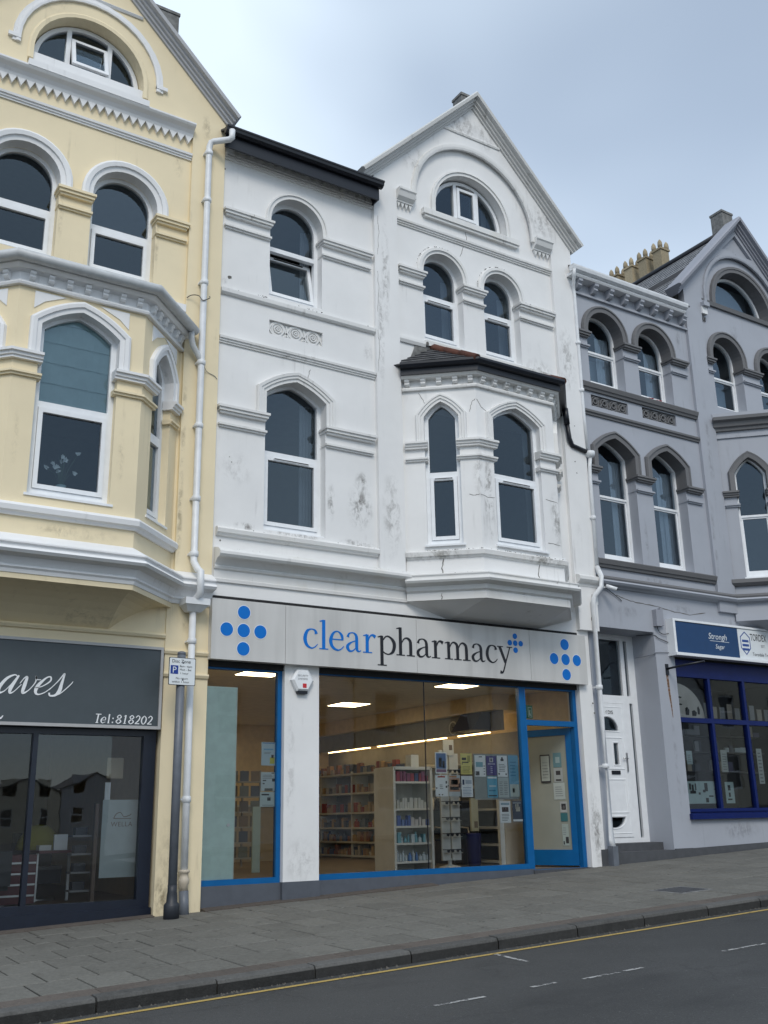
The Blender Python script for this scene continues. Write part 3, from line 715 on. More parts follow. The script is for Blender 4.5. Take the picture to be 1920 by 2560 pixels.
    MB().tube([(11.08, -.15, 8.03), (11.12, -.13, 7.76)], .05, 10).build('gutter_outlet', M['black'], WB)
    # moss and soot lodged on the ledges
    moss(WB, F0, 4.92, 5.6, 6.845, .085, 40); moss(WB, F0, 6.6, 7.36, 6.845, .085, 55); moss(WB, F0, 5.0, 7.3, 4.86, .10, 120, .16); moss(WB, F0, 4.95, 7.35, 5.15, .06, 60); moss(WB, F0, 5.5, 7.3, 7.87, .05, 40)
    moss(WB, F0, 10.4, 11.05, 9.855, .085, 30); moss(WB, F0, 9.2, 9.55, 9.855, .085, 14); moss(WB, F0, 7.95, 8.35, 9.855, .085, 8); moss(WB, F0, 5.0, 7.3, 8.64, .05, 24); moss(WB, F0, 8.4, 10.3, 11.05, .07, 16)
    moss(WB, FL, .1, LL, 5.165, .065, 50); moss(WB, FM, 0, LM, 5.165, .065, 70); moss(WB, FL, .1, LL, 4.79, .19, 40, .1); moss(WB, FM, 0, LM, 4.79, .19, 60, .1); moss(WB, FL, .85, LL, 6.85, .09, 12); moss(WB, FM, 0, .25, 6.85, .09, 10)
    for xl, xr in ((8.35, 9.14), (9.572, 10.335)):
        c, r = (xl+xr)/2, (xr-xl)/2+.125; b = MB()
        for i in range(34):
            t = random.uniform(.25, .97)*PI if xl < 9 else random.uniform(.1, 1.0)*PI; lump(b, F0.p(c+r*math.cos(t), 9.915+r*math.sin(t), .012), random.uniform(.005, .014))
        struct(b.build('moss', M['moss'], WB, fix=False), 'stuff')
    # cracks
    for F, P in ((F0, [(9.25, 10.95), (9.28, 10.8), (9.2, 10.6), (9.12, 10.4)]), (F0, [(6.25, 7.45), (6.28, 7.6), (6.32, 7.7)]), (FL, [(1.0, 7.3), (1.05, 7.45), (1.1, 7.5)]), (FL, [(.95, 6.0), (1.03, 5.98), (1.1, 6.0)]), (FM, [(.0, 6.0), (.12, 5.97), (.27, 5.98)]),
                 (FM, [(.02, 7.5), (.1, 7.38), (.2, 7.33)]), (FM, [(1.26, 6.1), (1.5, 6.08)]), (FM, [(1.25, 5.42), (1.5, 5.4)]), (FL, [(.25, 7.66), (.33, 7.5), (.42, 7.4)])):
        crack(WB, F, P, .007)
    crack(WB, F0, [(11.44, 4.9), (11.40, 4.75), (11.46, 4.62), (11.38, 4.5), (11.42, 4.36)], .009, .08)
    for xx, zz in ((7.47, 10.6), (7.45, 9.6), (7.44, 8.6)): crack(WB, F0, [(xx, zz), (xx+.02, zz-.3), (xx-.01, zz-.7)], .0035, .068)
    for F, a in ((FL, .53), (FM, 1.02)): crack(WB, F, [(a, 4.79), (a-.02, 4.9), (a+.015, 5.05)], .014, .024)
    crack(WB, FL, [(.50, 4.45), (.50, 4.53)], .010, .08)
    cm = solid('dim_curtain', (.30, .32, .35), .95)
    for a, z0, z1, w in ((6.36, 5.3, 7.3, .2), (6.35, 8.8, 10.2, .16), (9.0, 8.8, 10.1, .14), (10.2, 8.8, 10.1, .15), (9.92, 5.3, 7.4, .22), (9.95, 11.2, 11.8, .1)):
        bb = MB(); y = .42 if not 9.9 < a < 9.94 else -.35
        for i in range(8): bb.face([(a+w*i/8, y+.02*(i % 2), z0), (a+w*(i+1)/8, y+.02*((i+1) % 2), z0), (a+w*(i+1)/8, y+.02*((i+1) % 2), z1), (a+w*i/8, y+.02*(i % 2), z1)])
        bb.build('curtain', cm, WB, fix=False)
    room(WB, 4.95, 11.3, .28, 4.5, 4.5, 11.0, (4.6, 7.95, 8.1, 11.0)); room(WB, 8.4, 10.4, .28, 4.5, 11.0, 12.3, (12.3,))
M['cope_white'] = render_paint('weathered_white_coping', (.60, .60, .585), (.13, .125, .11), 1.0, fine=.2)
white_building()

# ------------------------------------------------------------------ pharmacy shopfront
def ring_frame(name, F, parent, m, x0, x1, z0, z1, t, d0, d1, tl=None, tr=None, tt=None, tb=None):
    tl, tr, tt, tb = tl or t, tr or t, tt or t, tb or t
    return MB().plate(F, [(x0, z0), (x1, z0), (x1, z1), (x0, z1)], [[(x0+tl, z0+tb), (x1-tr, z0+tb), (x1-tr, z1-tt), (x0+tl, z1-tt)]], d0, d1).build(name, m, parent)
def pane(F, parent, x0, x1, z0, z1, d, m='shop_glass'):
    b = MB(); b.face([F.p(x0, z0, d), F.p(x1, z0, d), F.p(x1, z1, d), F.p(x0, z1, d)]); return b.build('pane', M[m], parent, fix=False)
def white_shop():
    B = M['blue']
    # head beam behind the sign, piers, plinths
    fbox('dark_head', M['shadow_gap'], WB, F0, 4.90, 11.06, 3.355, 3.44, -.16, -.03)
    def pier(x0, x1, zb, d=.0, name='pier'):
        return MB().fbox(F0, x0, x1, zb, 3.44, -.26, d).build(name, W, WB)
    pier(5.955, 6.46, .765); pier(11.055, 11.33, .74, .03)
    def plinth(x0, x1, zt, d0, d1, m='grey_panel'):
        b = MB(); b.hexa([F0.p(x0, pz(x0, 0)-.06, d1), F0.p(x1, pz(x1, 0)-.06, d1), F0.p(x1, pz(x1, 0)-.06, d0), F0.p(x0, pz(x0, 0)-.06, d0), F0.p(x0, zt, d1), F0.p(x1, zt, d1), F0.p(x1, zt, d0), F0.p(x0, zt, d0)])
        return b.build('plinth', M[m], WB)
    plinth(4.885, 5.950, .762, -.2, -.045); plinth(5.945, 6.468, .768, -.2, .012); plinth(6.470, 8.24, .762, -.2, -.045); plinth(8.25, 10.02, .76, -.2, -.06); 
    # narrow window
    w = ring_frame('shop_window', F0, WB, B, 4.885, 5.952, .762, 3.36, .06, -.07, -.15, tl=.02, tb=.065, tt=.03)
    pane(F0, w, 4.90, 5.90, .82, 3.34, -.11)
    # wide window, butt-jointed in two sheets
    w = ring_frame('shop_window', F0, WB, B, 6.466, 10.0, .762, 3.36, .06, -.07, -.15, tl=.015, tr=.085, tb=.07, tt=.02)
    pane(F0, w, 6.475, 8.205, .82, 3.35, -.11); pane(F0, w, 8.213, 9.925, .82, 3.35, -.11)
    fbox('glass_joint', M['black'], w, F0, 8.203, 8.215, .83, 3.34, -.118, -.104)
    # door screen
    w = MB().plate(F0, [(10.0, .742), (11.05, .742), (11.05, 3.36), (10.0, 3.36)], [[(10.035, .7425), (10.975, .7425), (10.975, 2.79), (10.035, 2.79)], [(10.035, 2.87), (10.985, 2.87), (10.985, 3.33), (10.035, 3.33)]], -.068, -.15)
    w = w.build('door_frame', B, WB); pane(F0, w, 10.03, 10.99, 2.86, 3.34, -.11)
    FD, ld = facet((10.99, .16), (10.66, .98)); FD = Fr((10.66, .98, 0), (10.99-10.66, .16-.98, 0), (-(.98-.16), -(10.99-10.66), 0))
    ld = math.hypot(.33, .82)
    dr = MB().plate(FD, [(0, .765), (ld, .765), (ld, 2.785), (0, 2.785)], [[(.09, .99), (ld-.1, .99), (ld-.1, 2.68), (.09, 2.68)]], .022, -.022).build('door', B, WB)
    b = MB(); b.fbox(FD, .085, ld-.095, .985, 2.685, -.006, .006); b.build('pane', M['door_film'], dr)
    MB().tube([FD.p(.06, 1.55, .05), FD.p(.06, 1.95, .05)], .013, 8).build('handle', M['steel'], dr)
    fbox('threshold', M['plinth'], WB, F0, 10.0, 11.05, .66, .742, -.4, -.04)
    # shop interior
    x0, x1, y0, y1, zf, zc = 4.93, 11.28, .16, 8.3, .74, 3.45
    b = MB(); b.face([(x0, y0, zf), (x1, y0, zf), (x1, y1, zf), (x0, y1, zf)]); b.build('shop_floor', M['shopfloor'], WB, fix=False)
    b = MB(); b.face([(x0, y0-.1, zc), (x1, y0-.1, zc), (x1, y1, zc), (x0, y1, zc)]); b.build('shop_ceiling', M['ceiling'], WB, fix=False)
    b = MB(); b.face([(x0, y1, zf), (x1, y1, zf), (x1, y1, zc), (x0, y1, zc)]); b.face([(x0, y0, zf), (x0, y1, zf), (x0, y1, zc), (x0, y0, zc)]); b.face([(x1, y0, zf), (x1, y1, zf), (x1, y1, zc), (x1, y0, zc)])
    b.build('shop_wall', M['shopwall'], WB, fix=False)
    wbox('bulkhead', M['shopwall'], WB, 10.62, 11.27, 1.6, 8.28, 3.19, 3.448)
    wbox('fascia_board', M['fascia_grey'], WB, 10.80, 10.84, 1.6, 8.28, 2.865, 3.19)
    for y0_, y1_ in ((2.04, 2.94), (3.3, 3.90), (3.97, 5.63), (5.94, 7.62)): wbox('strip_light', M['strip_light'], WB, 10.86, 10.89, y0_, y1_, 2.845, 2.862)
    for (cx, cy) in ((9.4, .86), (6.05, .88), (9.2, 3.9), (6.0, 3.9), (7.6, 6.6)):
        q = wbox('ceiling_light', M['shelf'], WB, cx-.30, cx+.30, cy-.30, cy+.30, 3.435, 3.449)
        wbox('light_diffuser', M['panel_light'], q, cx-.275, cx+.275, cy-.275, cy+.275, 3.428, 3.4352)
def door_film():
    t = NT('door_frosted_film'); c = t.hsv((.26, .28, .25), t.ramp(t.noise(1.2, 3), .3, .7, .92, 1.08)); t.bsdf(c, .25); return t.m
M['door_film'] = door_film()
white_shop()

# ------------------------------------------------------------------ lettering
GL = {
 'c': ([[(.75, .75, .18), (.68, .92, .11), (.46, .98, .06), (.22, .86, .15), (.10, .5, .2), (.2, .17, .16), (.46, .02, .08), (.68, .09, .06), (.83, .24, .04)]], .86),
 'l': ([[(.26, .0, .19), (.26, 1.5, .19)], [(.0, .025, .055), (.53, .025, .055)], [(.02, 1.42, .05), (.16, 1.45, .07), (.26, 1.47, .09)]], .54),
 'e': ([[(.13, .56, .06), (.80, .56, .06)], [(.79, .54, .12), (.74, .80, .15), (.5, .98, .06), (.24, .86, .13), (.10, .5, .19), (.2, .17, .16), (.48, .02, .09), (.70, .08, .06), (.87, .24, .04)]], .92),
 'a': ([[(.12, .74, .16), (.2, .92, .09), (.42, .98, .06), (.6, .88, .14), (.66, .68, .18), (.66, .22, .18), (.72, .06, .12), (.84, .04, .06), (.92, .1, .04)], [(.64, .58, .05), (.38, .5, .07), (.14, .34, .15), (.10, .18, .18), (.22, .03, .12), (.42, .05, .07), (.64, .24, .04)]], .94),
 'r': ([[(.26, .0, .19), (.26, .96, .19)], [(.0, .025, .055), (.56, .025, .055)], [(.02, .88, .05), (.16, .92, .07), (.26, .94, .09)], [(.33, .64, .05), (.44, .87, .08), (.6, .95, .11), (.78, .86, .19)]], .86),
 'p': ([[(.26, -.6, .19), (.26, .96, .19)], [(.0, -.575, .055), (.54, -.575, .055)], [(.02, .88, .05), (.16, .92, .07), (.26, .94, .09)], [(.33, .72, .05), (.5, .93, .07), (.72, .94, .09), (.97, .72, .18), (1.03, .46, .2), (.93, .16, .16), (.7, .02, .07), (.48, .04, .06), (.33, .14, .05)]], 1.13),
 'h': ([[(.26, .0, .19), (.26, 1.5, .19)], [(.0, .025, .055), (.52, .025, .055)], [(.02, 1.42, .05), (.16, 1.45, .07), (.26, 1.47, .09)], [(.33, .66, .05), (.48, .88, .07), (.66, .95, .1), (.85, .84, .16), (.9, .6, .19), (.9, .02, .19)], [(.65, .025, .055), (1.15, .025, .055)]], 1.15),
 'm': ([[(.26, .0, .19), (.26, .96, .19)], [(.0, .025, .055), (.52, .025, .055)], [(.02, .88, .05), (.16, .92, .07), (.26, .94, .09)], [(.33, .66, .05), (.46, .88, .07), (.62, .95, .1), (.80, .84, .16), (.85, .6, .19), (.85, .02, .19)], [(.62, .025, .055), (1.1, .025, .055)], [(.92, .66, .05), (1.05, .88, .07), (1.22, .95, .1), (1.4, .84, .16), (1.45, .6, .19), (1.45, .02, .19)], [(1.21, .025, .055), (1.7, .025, .055)]], 1.7),
 'y': ([[(.16, .96, .19), (.56, .06, .17)], [(.93, .96, .07), (.56, .05, .08), (.42, -.32, .08), (.3, -.5, .11), (.14, -.47, .19)], [(-.02, .96, .055), (.42, .96, .055)], [(.70, .96, .055), (1.1, .96, .055)]], 1.08)}
def glyph(F, ch, x0, x1, zb, xh, d, m, parent):
    st, w = GL[ch]; k = (x1-x0)/w; b = MB()
    for i, s in enumerate(st): b.stroke(F, [(x0+a*k, zb+c*xh, t*xh*.98) for a, c, t in s], d+.004+i*.0004, d-.001)
    return b.build('letter', m, parent, fix=False)
def disc(F, a, b, r, d, m, parent, name='dot', n=28):
    return MB().plate(F, [(a+r*math.cos(2*PI*i/n), b+r*math.sin(2*PI*i/n)) for i in range(n)], (), d+.004, d-.001).build(name, m, parent)
def text(F, s, a, b, h, d, m, parent, align='LEFT', name='lettering', shear=0., spacing=1., wscale=1.):
    cu = bpy.data.curves.new('t', 'FONT'); cu.body = s; cu.size = h*1.37; cu.align_x = align; cu.shear = shear; cu.space_character = spacing; cu.extrude = 0; cu.resolution_u = 3
    o = bpy.data.objects.new('t', cu); COL.objects.link(o); dg = bpy.context.evaluated_depsgraph_get()
    me = bpy.data.meshes.new_from_object(o.evaluated_get(dg)); bpy.data.objects.remove(o)
    mb = MB(); mb.v = [F.p(a+v.co.x*wscale, b+v.co.y, d+.003) for v in me.vertices]; mb.f = [tuple(p.vertices) for p in me.polygons]; mb.sm = [False]*len(mb.f)
    bpy.data.meshes.remove(me)
    return mb.build(name, m, parent, fix=False)

def pharmacy_sign():
    s = thing('shop_sign', 'long silver fascia sign with blue and black pharmacy lettering and blue dot crosses', 'sign', (8.0, -.12, 3.425))
    joins = [4.868, 5.90, 7.955, 10.02, 11.165]
    for a, c in zip(joins, joins[1:]): fbox('sign_panel', M['silver'], s, F0, a+.0025, c-.0025, 3.425, 4.19, .0, .12)
    b = MB(); b.fbox(F0, 4.9, 11.15, 3.44, 4.18, .02, .113); b.build('sign_backing', M['shadow_gap'], s)
    b = MB(); b.fbox(F0, 4.92, 11.08, 4.192, 4.245, .002, .035); b.build('sign_top_shade', M['shadow_gap'], s)  # near-black strip: shade above the sign put in as colour
    xs = [('c', 6.159, 6.38), ('l', 6.398, 6.535), ('e', 6.545, 6.786), ('a', 6.805, 7.045), ('r', 7.073, 7.292)]
    for ch, a, c in xs: glyph(F0, ch, a, c, 3.648, .262, .1205, M['blue_dot'], s)
    xs = [('p', 7.305, 7.605), ('h', 7.612, 7.915), ('a', 7.945, 8.195), ('r', 8.208, 8.425), ('m', 8.435, 8.885), ('a', 8.908, 9.16), ('c', 9.172, 9.392), ('y', 9.394, 9.668)]
    for ch, a, c in xs: glyph(F0, ch, a, c, 3.648, .262, .1205, M['ink'], s)
    for cx, cz, st, r in ((5.306, 3.806, .233, .086), (9.74, 3.970, .105, .042), (10.723, 3.788, .232, .086)):
        for i, j in ((0, 0), (1, 0), (-1, 0), (0, 1), (0, -1)):
            if r > .05: disc(F0, cx+i*st, cz+j*st, r+.008, .1190, M['paper'], s, 'dot_border')
            disc(F0, cx+i*st, cz+j*st, r, .121, M['blue_dot'], s)
pharmacy_sign()

# ================================================================== CREAM BUILDING (salon)
YB = thing('salon_building', 'cream yellow gabled building with white trim, canted bay and dark salon front', 'building', (2.9, 0, .45))
def cream_building():
    Y, T = M['cream_wall'], M['cream_trim']; cx = 2.87
    A, B, C, E = (1.37, 0), (2.10, -.75), (3.61, -.75), (4.35, 0)
    holes = [arch_poly(2.12, 3.62, 11.26, 11.395, n=26), arch_poly(3.04, 3.925, 8.40, 9.50), arch_poly(1.73, 2.615, 8.40, 9.50), [(1.7, 5.0), (4.0, 5.0), (4.0, 7.3), (1.7, 7.3)]]
    outer = [(.86, 3.5), (4.88, 3.5), (4.88, 11.28), (cx, 13.25), (.86, 11.28)]
    MB().plate(F0, outer, holes, 0, -.28).build('wall', Y, YB)
    # corner pilaster and gable layer, slightly proud
    MB().plate(F0, [(4.385, 4.5), (4.878, 4.5), (4.878, 11.285), (cx, 13.26), (.862, 11.285), (.862, 4.5), (1.36, 4.5), (1.36, 10.95), (2.05, 10.95)]+[(cx+.82*math.cos(PI-PI*i/24), 11.395+.82*math.sin(PI-PI*i/24)) for i in range(25)]+[(3.69, 10.95), (4.385, 10.95)], (), .05, -.002).build('gable_front', Y, YB)
    coping(YB, M['cope_grey'], [(.75, 11.21, .05), (cx, 13.29, .05), (4.93, 11.24, .05)])
    flue('chimney', YB, 3.95, 4.42, .9, 1.5, 12.2, 13.75)
    b = MB()
    for sx in (-1, 1):
        b.hexa([(cx, .1, 13.22), (cx+sx*2.05, .1, 11.2), (cx+sx*2.05, 6, 11.2), (cx, 6, 13.22), (cx, .1, 13.3), (cx+sx*2.05, .1, 11.26), (cx+sx*2.05, 6, 11.26), (cx, 6, 13.3)])
    b.build('roof', M['slate'], YB)
    # attic
    fanlight(F0, YB, 2.135, 3.605, 11.33, -.13, 2.60, 3.17, opened=True, zs=11.395)
    hood(F0, YB, Y, 2.12, 3.62, 11.30, 11.395, prof=[(0, 0), (0, .065), (.05, .07), (.075, .055), (.075, 0)])
    hood(F0, YB, T, 1.94, 3.80, 11.47, 11.47, prof=[(0, 0), (0, .085), (.03, .09), (.06, .085), (.065, .075), (.10, .075), (.11, .05), (.11, 0)])
    for a0, a1 in ((1.78, 1.94), (3.80, 3.96)): fbox('hood_stop', T, YB, F0, a0-.0, a1+.0, 11.425, 11.48, 0, .095)
    band(F0, YB, T, 2.2, 3.55, 12.57, [(-.03, 0), (-.03, .02), (0, .04), (.03, .012), (.03, 0)], .05)
    COVE = [(-.08, .0), (-.08, .05), (-.04, .065), (.0, .10), (.03, .155), (.055, .175), (.08, .175), (.09, .16), (.09, 0)]
    MB().sweep([F0.p(1.37, 10.93, 0), F0.p(4.38, 10.93, 0)], COVE, F0.n).build('cornice', T, YB)
    b = MB(); b.fbox(F0, 2.05, 3.68, 10.995, 11.09, -.02, .185); b.fbox(F0, 2.09, 3.64, 11.09, 11.34, -.2, .03); b.build('attic_sill', T, YB)
    teeth(F0, YB, T, 1.37, 4.375, 10.852, .117, .115, .0, .05)
    band(F0, YB, T, 1.37, 4.38, 10.57, STR3)
    # second floor pair
    for xl, xr in ((3.04, 3.925), (1.73, 2.615)):
        hood(F0, YB, T, xl, xr, 9.48, 9.50, prof=[(-.002, -.14), (-.002, .035), (.06, .045), (.065, .07), (.12, .08), (.15, .06), (.15, 0)])
        window(F0, YB, xl-.004, xr+.004, 8.42, 9.50, 'round', None, -.15, 9.10, vent=False)
    for a0, a1 in ((2.635, 3.02), (3.945, 4.33), (1.38, 1.71)): impost(F0, YB, Y, a0, a1, 9.485)
    b = MB(); b.fbox(F0, 4.0, 4.384, 8.08, 8.19, 0, .06); b.build('string_course', T, YB)
    # ---------------- bay
    zb, zt = 4.75, 7.58
    FL, LL = facet(A, B); FM, LM = facet(B, C); FR_, LR = facet(C, E)
    for F, ln, xl, xr in ((FL, LL, .26, .80), (FM, LM, .275, 1.205), (FR_, LR, .30, .83)):
        rise = .255 if F is FM else .28; zs = 7.07 if F is FM else 6.95
        MB().plate(F, [(0, zb), (ln, zb), (ln, zt), (0, zt)], [arch_poly(xl, xr, 4.985, zs, 'tudor', rise)], 0, -.13).build('bay_wall', Y, YB)
        hood(F, YB, T, xl, xr, 6.71, zs, 'tudor', rise, [(-.004, -.11), (-.004, .035), (.05, .04), (.055, .06), (.10, .065), (.125, .05), (.13, 0)])
        window(F, YB, xl-.004, xr+.004, 5.03, zs, 'tudor', rise+.004, -.10, 6.12, vent=False, ft=.07)
        # sunk white spandrel triangles
        for q in ([(xl-.10, 7.47), (xl-.10, 7.25), (xl+.02, 7.36), (xl+.26, 7.47)], [(xr+.10, 7.47), (xr+.10, 7.25), (xr-.02, 7.36), (xr-.26, 7.47)]):
            if F is not FM: q = [(min(max(a, .08), ln-.08) if abs(a-(xl+xr)/2) > .3 else a, z) for a, z in q]
            MB().plate(F, q, (), .012, -.002).build('spandrel_panel', T, YB)
    pl3 = [(p[0], p[1], 0) for p in (A, B, C, E)]
    bay_imposts(YB, Y, T, [(FL, LL, .26, .80), (FM, LM, .275, 1.205), (FR_, LR, .30, .83)], 6.71)
    def ring(name, prof, m): return MB().sweep(pl3, prof, (0, 0, 1), -1).build(name, m, YB)
    ring('bay_string', [(-.02, 7.50), (.05, 7.50), (.06, 7.525), (.04, 7.555), (-.02, 7.555)], T)
    ring('bay_frieze', [(-.02, 7.55), (.025, 7.55), (.025, 7.665), (.11, 7.68), (.15, 7.72), (.15, 7.755), (-.02, 7.755)], M['cream_trim'])
    sp = [.12+.215*i for i in range(7)]
    dentils(FM, YB, T, sp, 7.565, 7.67, .025, 'dentil', .065, .07); dentils(FR_, YB, T, [.1, .27, .44, .61, .78, .93], 7.565, 7.67, .025, 'dentil', .065, .07); dentils(FL, YB, T, [.1, .3, .5, .7, .9], 7.565, 7.67, .025, 'dentil', .065, .07)
    g = MB()
    gp = [(.17, 7.80)]; prof = [(.20+.065*math.cos(PI*2*i/12), 7.785+.065*math.sin(PI*2*i/12)) for i in range(12)]
    g.sweep(pl3, prof, (0, 0, 1), -1, smooth=True).build('bay_gutter', M['pipe_grey'], YB)
    b = MB(); b.face([(1.2, 0, 7.84), (2.03, -.93, 7.80), (3.68, -.93, 7.80), (4.55, 0, 7.84)]); b.build('bay_roof', M['concrete'], YB, fix=False)
    ring('bay_ledge', [(-.12, 4.73), (.03, 4.73), (.05, 4.76), (.08, 4.775), (.09, 4.83), (.07, 4.86), (-.12, 4.93)], T)
    ring('bay_apron', [(-.1, 4.45), (.0, 4.45), (.0, 4.74), (-.1, 4.74)], Y)
    cpath = pl3+[(4.88, 0, 0)]; cp = [(-.1, 4.09), (.04, 4.09), (.05, 4.13), (.07, 4.15), (.06, 4.175), (.10, 4.255), (.15, 4.27), (.21, 4.275), (.235, 4.305), (.21, 4.335), (.185, 4.34), (.19, 4.375), (.215, 4.38), (.215, 4.395), (0, 4.53), (-.1, 4.53)]
    MB().sweep(cpath, cp, (0, 0, 1), -1).build('bay_cornice', T, YB)
    ring('bay_edge', [(-.1, 4.03), (.03, 4.03), (.03, 4.092), (-.1, 4.092)], Y)
    top = [(1.4, 0, 4.035), (2.1, -.77, 4.035), (3.62, -.77, 4.035), (4.32, 0, 4.035)]; low = [(2.1, .0, 3.70), (3.6, .0, 3.70)]
    b = MB(); n = 6
    def cur(p, q, t): return Vector((p[0]+(q[0]-p[0])*t, p[1]+(q[1]-p[1])*t, p[2]+(q[2]-p[2])*(t**1.8)))
    for (p1, p2, q1, q2) in ((top[1], top[2], low[0], low[1]), (top[2], top[3], low[1], low[1]), (top[0], top[1], low[0], low[0])):
        for i in range(n):
            b.face([cur(p1, q1, i/n), cur(p2, q2, i/n), cur(p2, q2, (i+1)/n), cur(p1, q1, (i+1)/n)], True)
    b.build('bay_soffit', Y, YB, fix=False)
    # ground floor: pilaster, sign recess, shop window
    b = MB(); b.hexa([F0.p(4.315, .42, -.28), F0.p(4.88, .42, -.28), F0.p(4.88, .42, .02), F0.p(4.315, .42, .02), F0.p(4.315, 4.10, -.28), F0.p(4.88, 4.10, -.28), F0.p(4.88, 4.10, .02), F0.p(4.315, 4.10, .02)][0:8]); b.build('pilaster', Y, YB)
    fbox('pilaster', Y, YB, F0, .86, 1.42, .3, 4.1, -.28, .02)
    for z in (3.50, 3.22):
        band(F0, YB, Y, 4.30, 4.884, z, [(-.03, 0), (-.03, .02), (0, .035), (.02, .03), (.025, 0)], .02)
    band(F0, YB, Y, 1.42, 4.31, 3.685, [(-.03, 0), (-.03, .03), (.0, .05), (.025, .03), (.03, 0)], .0)
    N = M['navy']
    w = MB().plate(F0, [(1.42, .55), (4.285, .55), (4.285, 2.56), (1.42, 2.56)], [[(1.5, .665), (2.86, .665), (2.86, 2.475), (1.5, 2.475)], [(2.915, .665), (4.135, .665), (4.135, 2.475), (2.915, 2.475)]], -.06, -.15).build('shop_window', N, YB)
    pane(F0, w, 1.49, 2.87, .66, 2.48, -.11, 'salon_glass'); pane(F0, w, 2.905, 4.14, .66, 2.48, -.11, 'salon_glass')
    b = MB(); b.hexa([F0.p(1.42, .3, -.2), F0.p(4.30, .43, -.2), F0.p(4.30, .43, -.02), F0.p(1.42, .3, -.02), F0.p(1.42, .575, -.2), F0.p(4.30, .575, -.2), F0.p(4.30, .575, -.02), F0.p(1.42, .575, -.02)]); b.build('plinth', N, YB)
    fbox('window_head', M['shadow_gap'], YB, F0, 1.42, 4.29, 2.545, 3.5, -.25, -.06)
    # salon room
    x0, x1, y1, zf, zc = 1.0, 4.6, 6.0, .6, 3.2
    b = MB(); b.face([(x0, .15, zf), (x1, .15, zf), (x1, y1, zf), (x0, y1, zf)]); b.build('shop_floor', solid('wood_floor', (.16, .09, .04)), YB, fix=False)
    b = MB(); b.face([(x0, .15, zc), (x1, .15, zc), (x1, y1, zc), (x0, y1, zc)]); b.face([(x0, y1, zf), (x1, y1, zf), (x1, y1, zc), (x0, y1, zc)]); b.face([(x0, .15, zf), (x0, y1, zf), (x0, y1, zc), (x0, .15, zc)])
    b.build('room_wall', solid('salon_grey_wall', (.26, .23, .19)), YB, fix=False)
    b = MB(); b.face([(x1, .15, zf), (x1, y1, zf), (x1, y1, zc), (x1, .15, zc)]); b.build('side_wall', solid('salon_brown_wall', (.55, .40, .21)), YB, fix=False)
    room(YB, .95, 4.75, .28, 4.5, 4.2, 11.0, (4.6, 7.7, 8.3, 11.0)); room(YB, 2.0, 3.75, .28, 4.5, 11.0, 12.25, (12.25,))
    # downpipe on the corner pilaster: swan neck from the gutter next door, joints, hopper and shoe
    P = M['pipe']
    px, py = 4.60, -.13
    pipe(YB, P, [(4.86, -.33, 10.98), (4.86, -.33, 10.86), (4.83, -.31, 10.825), (4.66, -.16, 10.825), (4.62, -.14, 10.80), (px, py, 10.72), (px, py, 7.0), (px, py, 4.62), (px+.02, py-.10, 4.50), (px+.035, py-.16, 4.46), (px+.035, py-.16, 4.2), (px+.02, py-.08, 4.14), (px+.02, py-.06, 4.10)], .045, [(px, py, z) for z in (10.62, 9.85, 8.55, 7.35, 6.45, 5.45, 4.72)])
    b = MB(); b.hexa([(4.53, -.16, 3.98), (4.71, -.16, 3.98), (4.71, -.06, 3.98), (4.53, -.06, 3.98), (4.48, -.24, 4.06), (4.78, -.24, 4.06), (4.78, -.03, 4.06), (4.48, -.03, 4.06)]); b.box(4.47, 4.79, -.25, -.03, 4.06, 4.14); b.build('hopper', P, YB)
    pipe(YB, P, [(4.62, -.11, 4.0), (4.625, -.11, 2.0), (4.63, -.11, .92)], .043, [(4.622, -.11, 3.62), (4.625, -.11, 1.75)])
    MB().lathe((4.63, -.11, 0), [(.05, .74), (.05, .80), (.062, .82), (.062, .87), (.05, .89), (.05, .93), (.066, .94), (.066, .965), (.045, .97)], 14).build('pipe_socket', solid('aged_cream_pipe', (.55, .48, .38)), YB)
    MB().tube([(4.635, -.11, .74), (4.645, -.13, .43)], .055, 12).build('pipe_shoe', M['post'], YB)
    # outlet of the bay gutter into the downpipe
    pipe(YB, M['pipe_grey'], [(4.42, -.20, 7.76), (4.43, -.19, 7.62), (4.46, -.17, 7.55), (4.57, -.13, 7.42), (4.60, -.13, 7.36)], .04, name='gutter_outlet')
M['cope_grey'] = render_paint('grey_white_coping', (.45, .46, .48), (.14, .14, .14), .8, fine=.15)
M['salon_glass'] = glass_mat('salon_glass', (.90, .92, .92), 1.7)
cream_building()

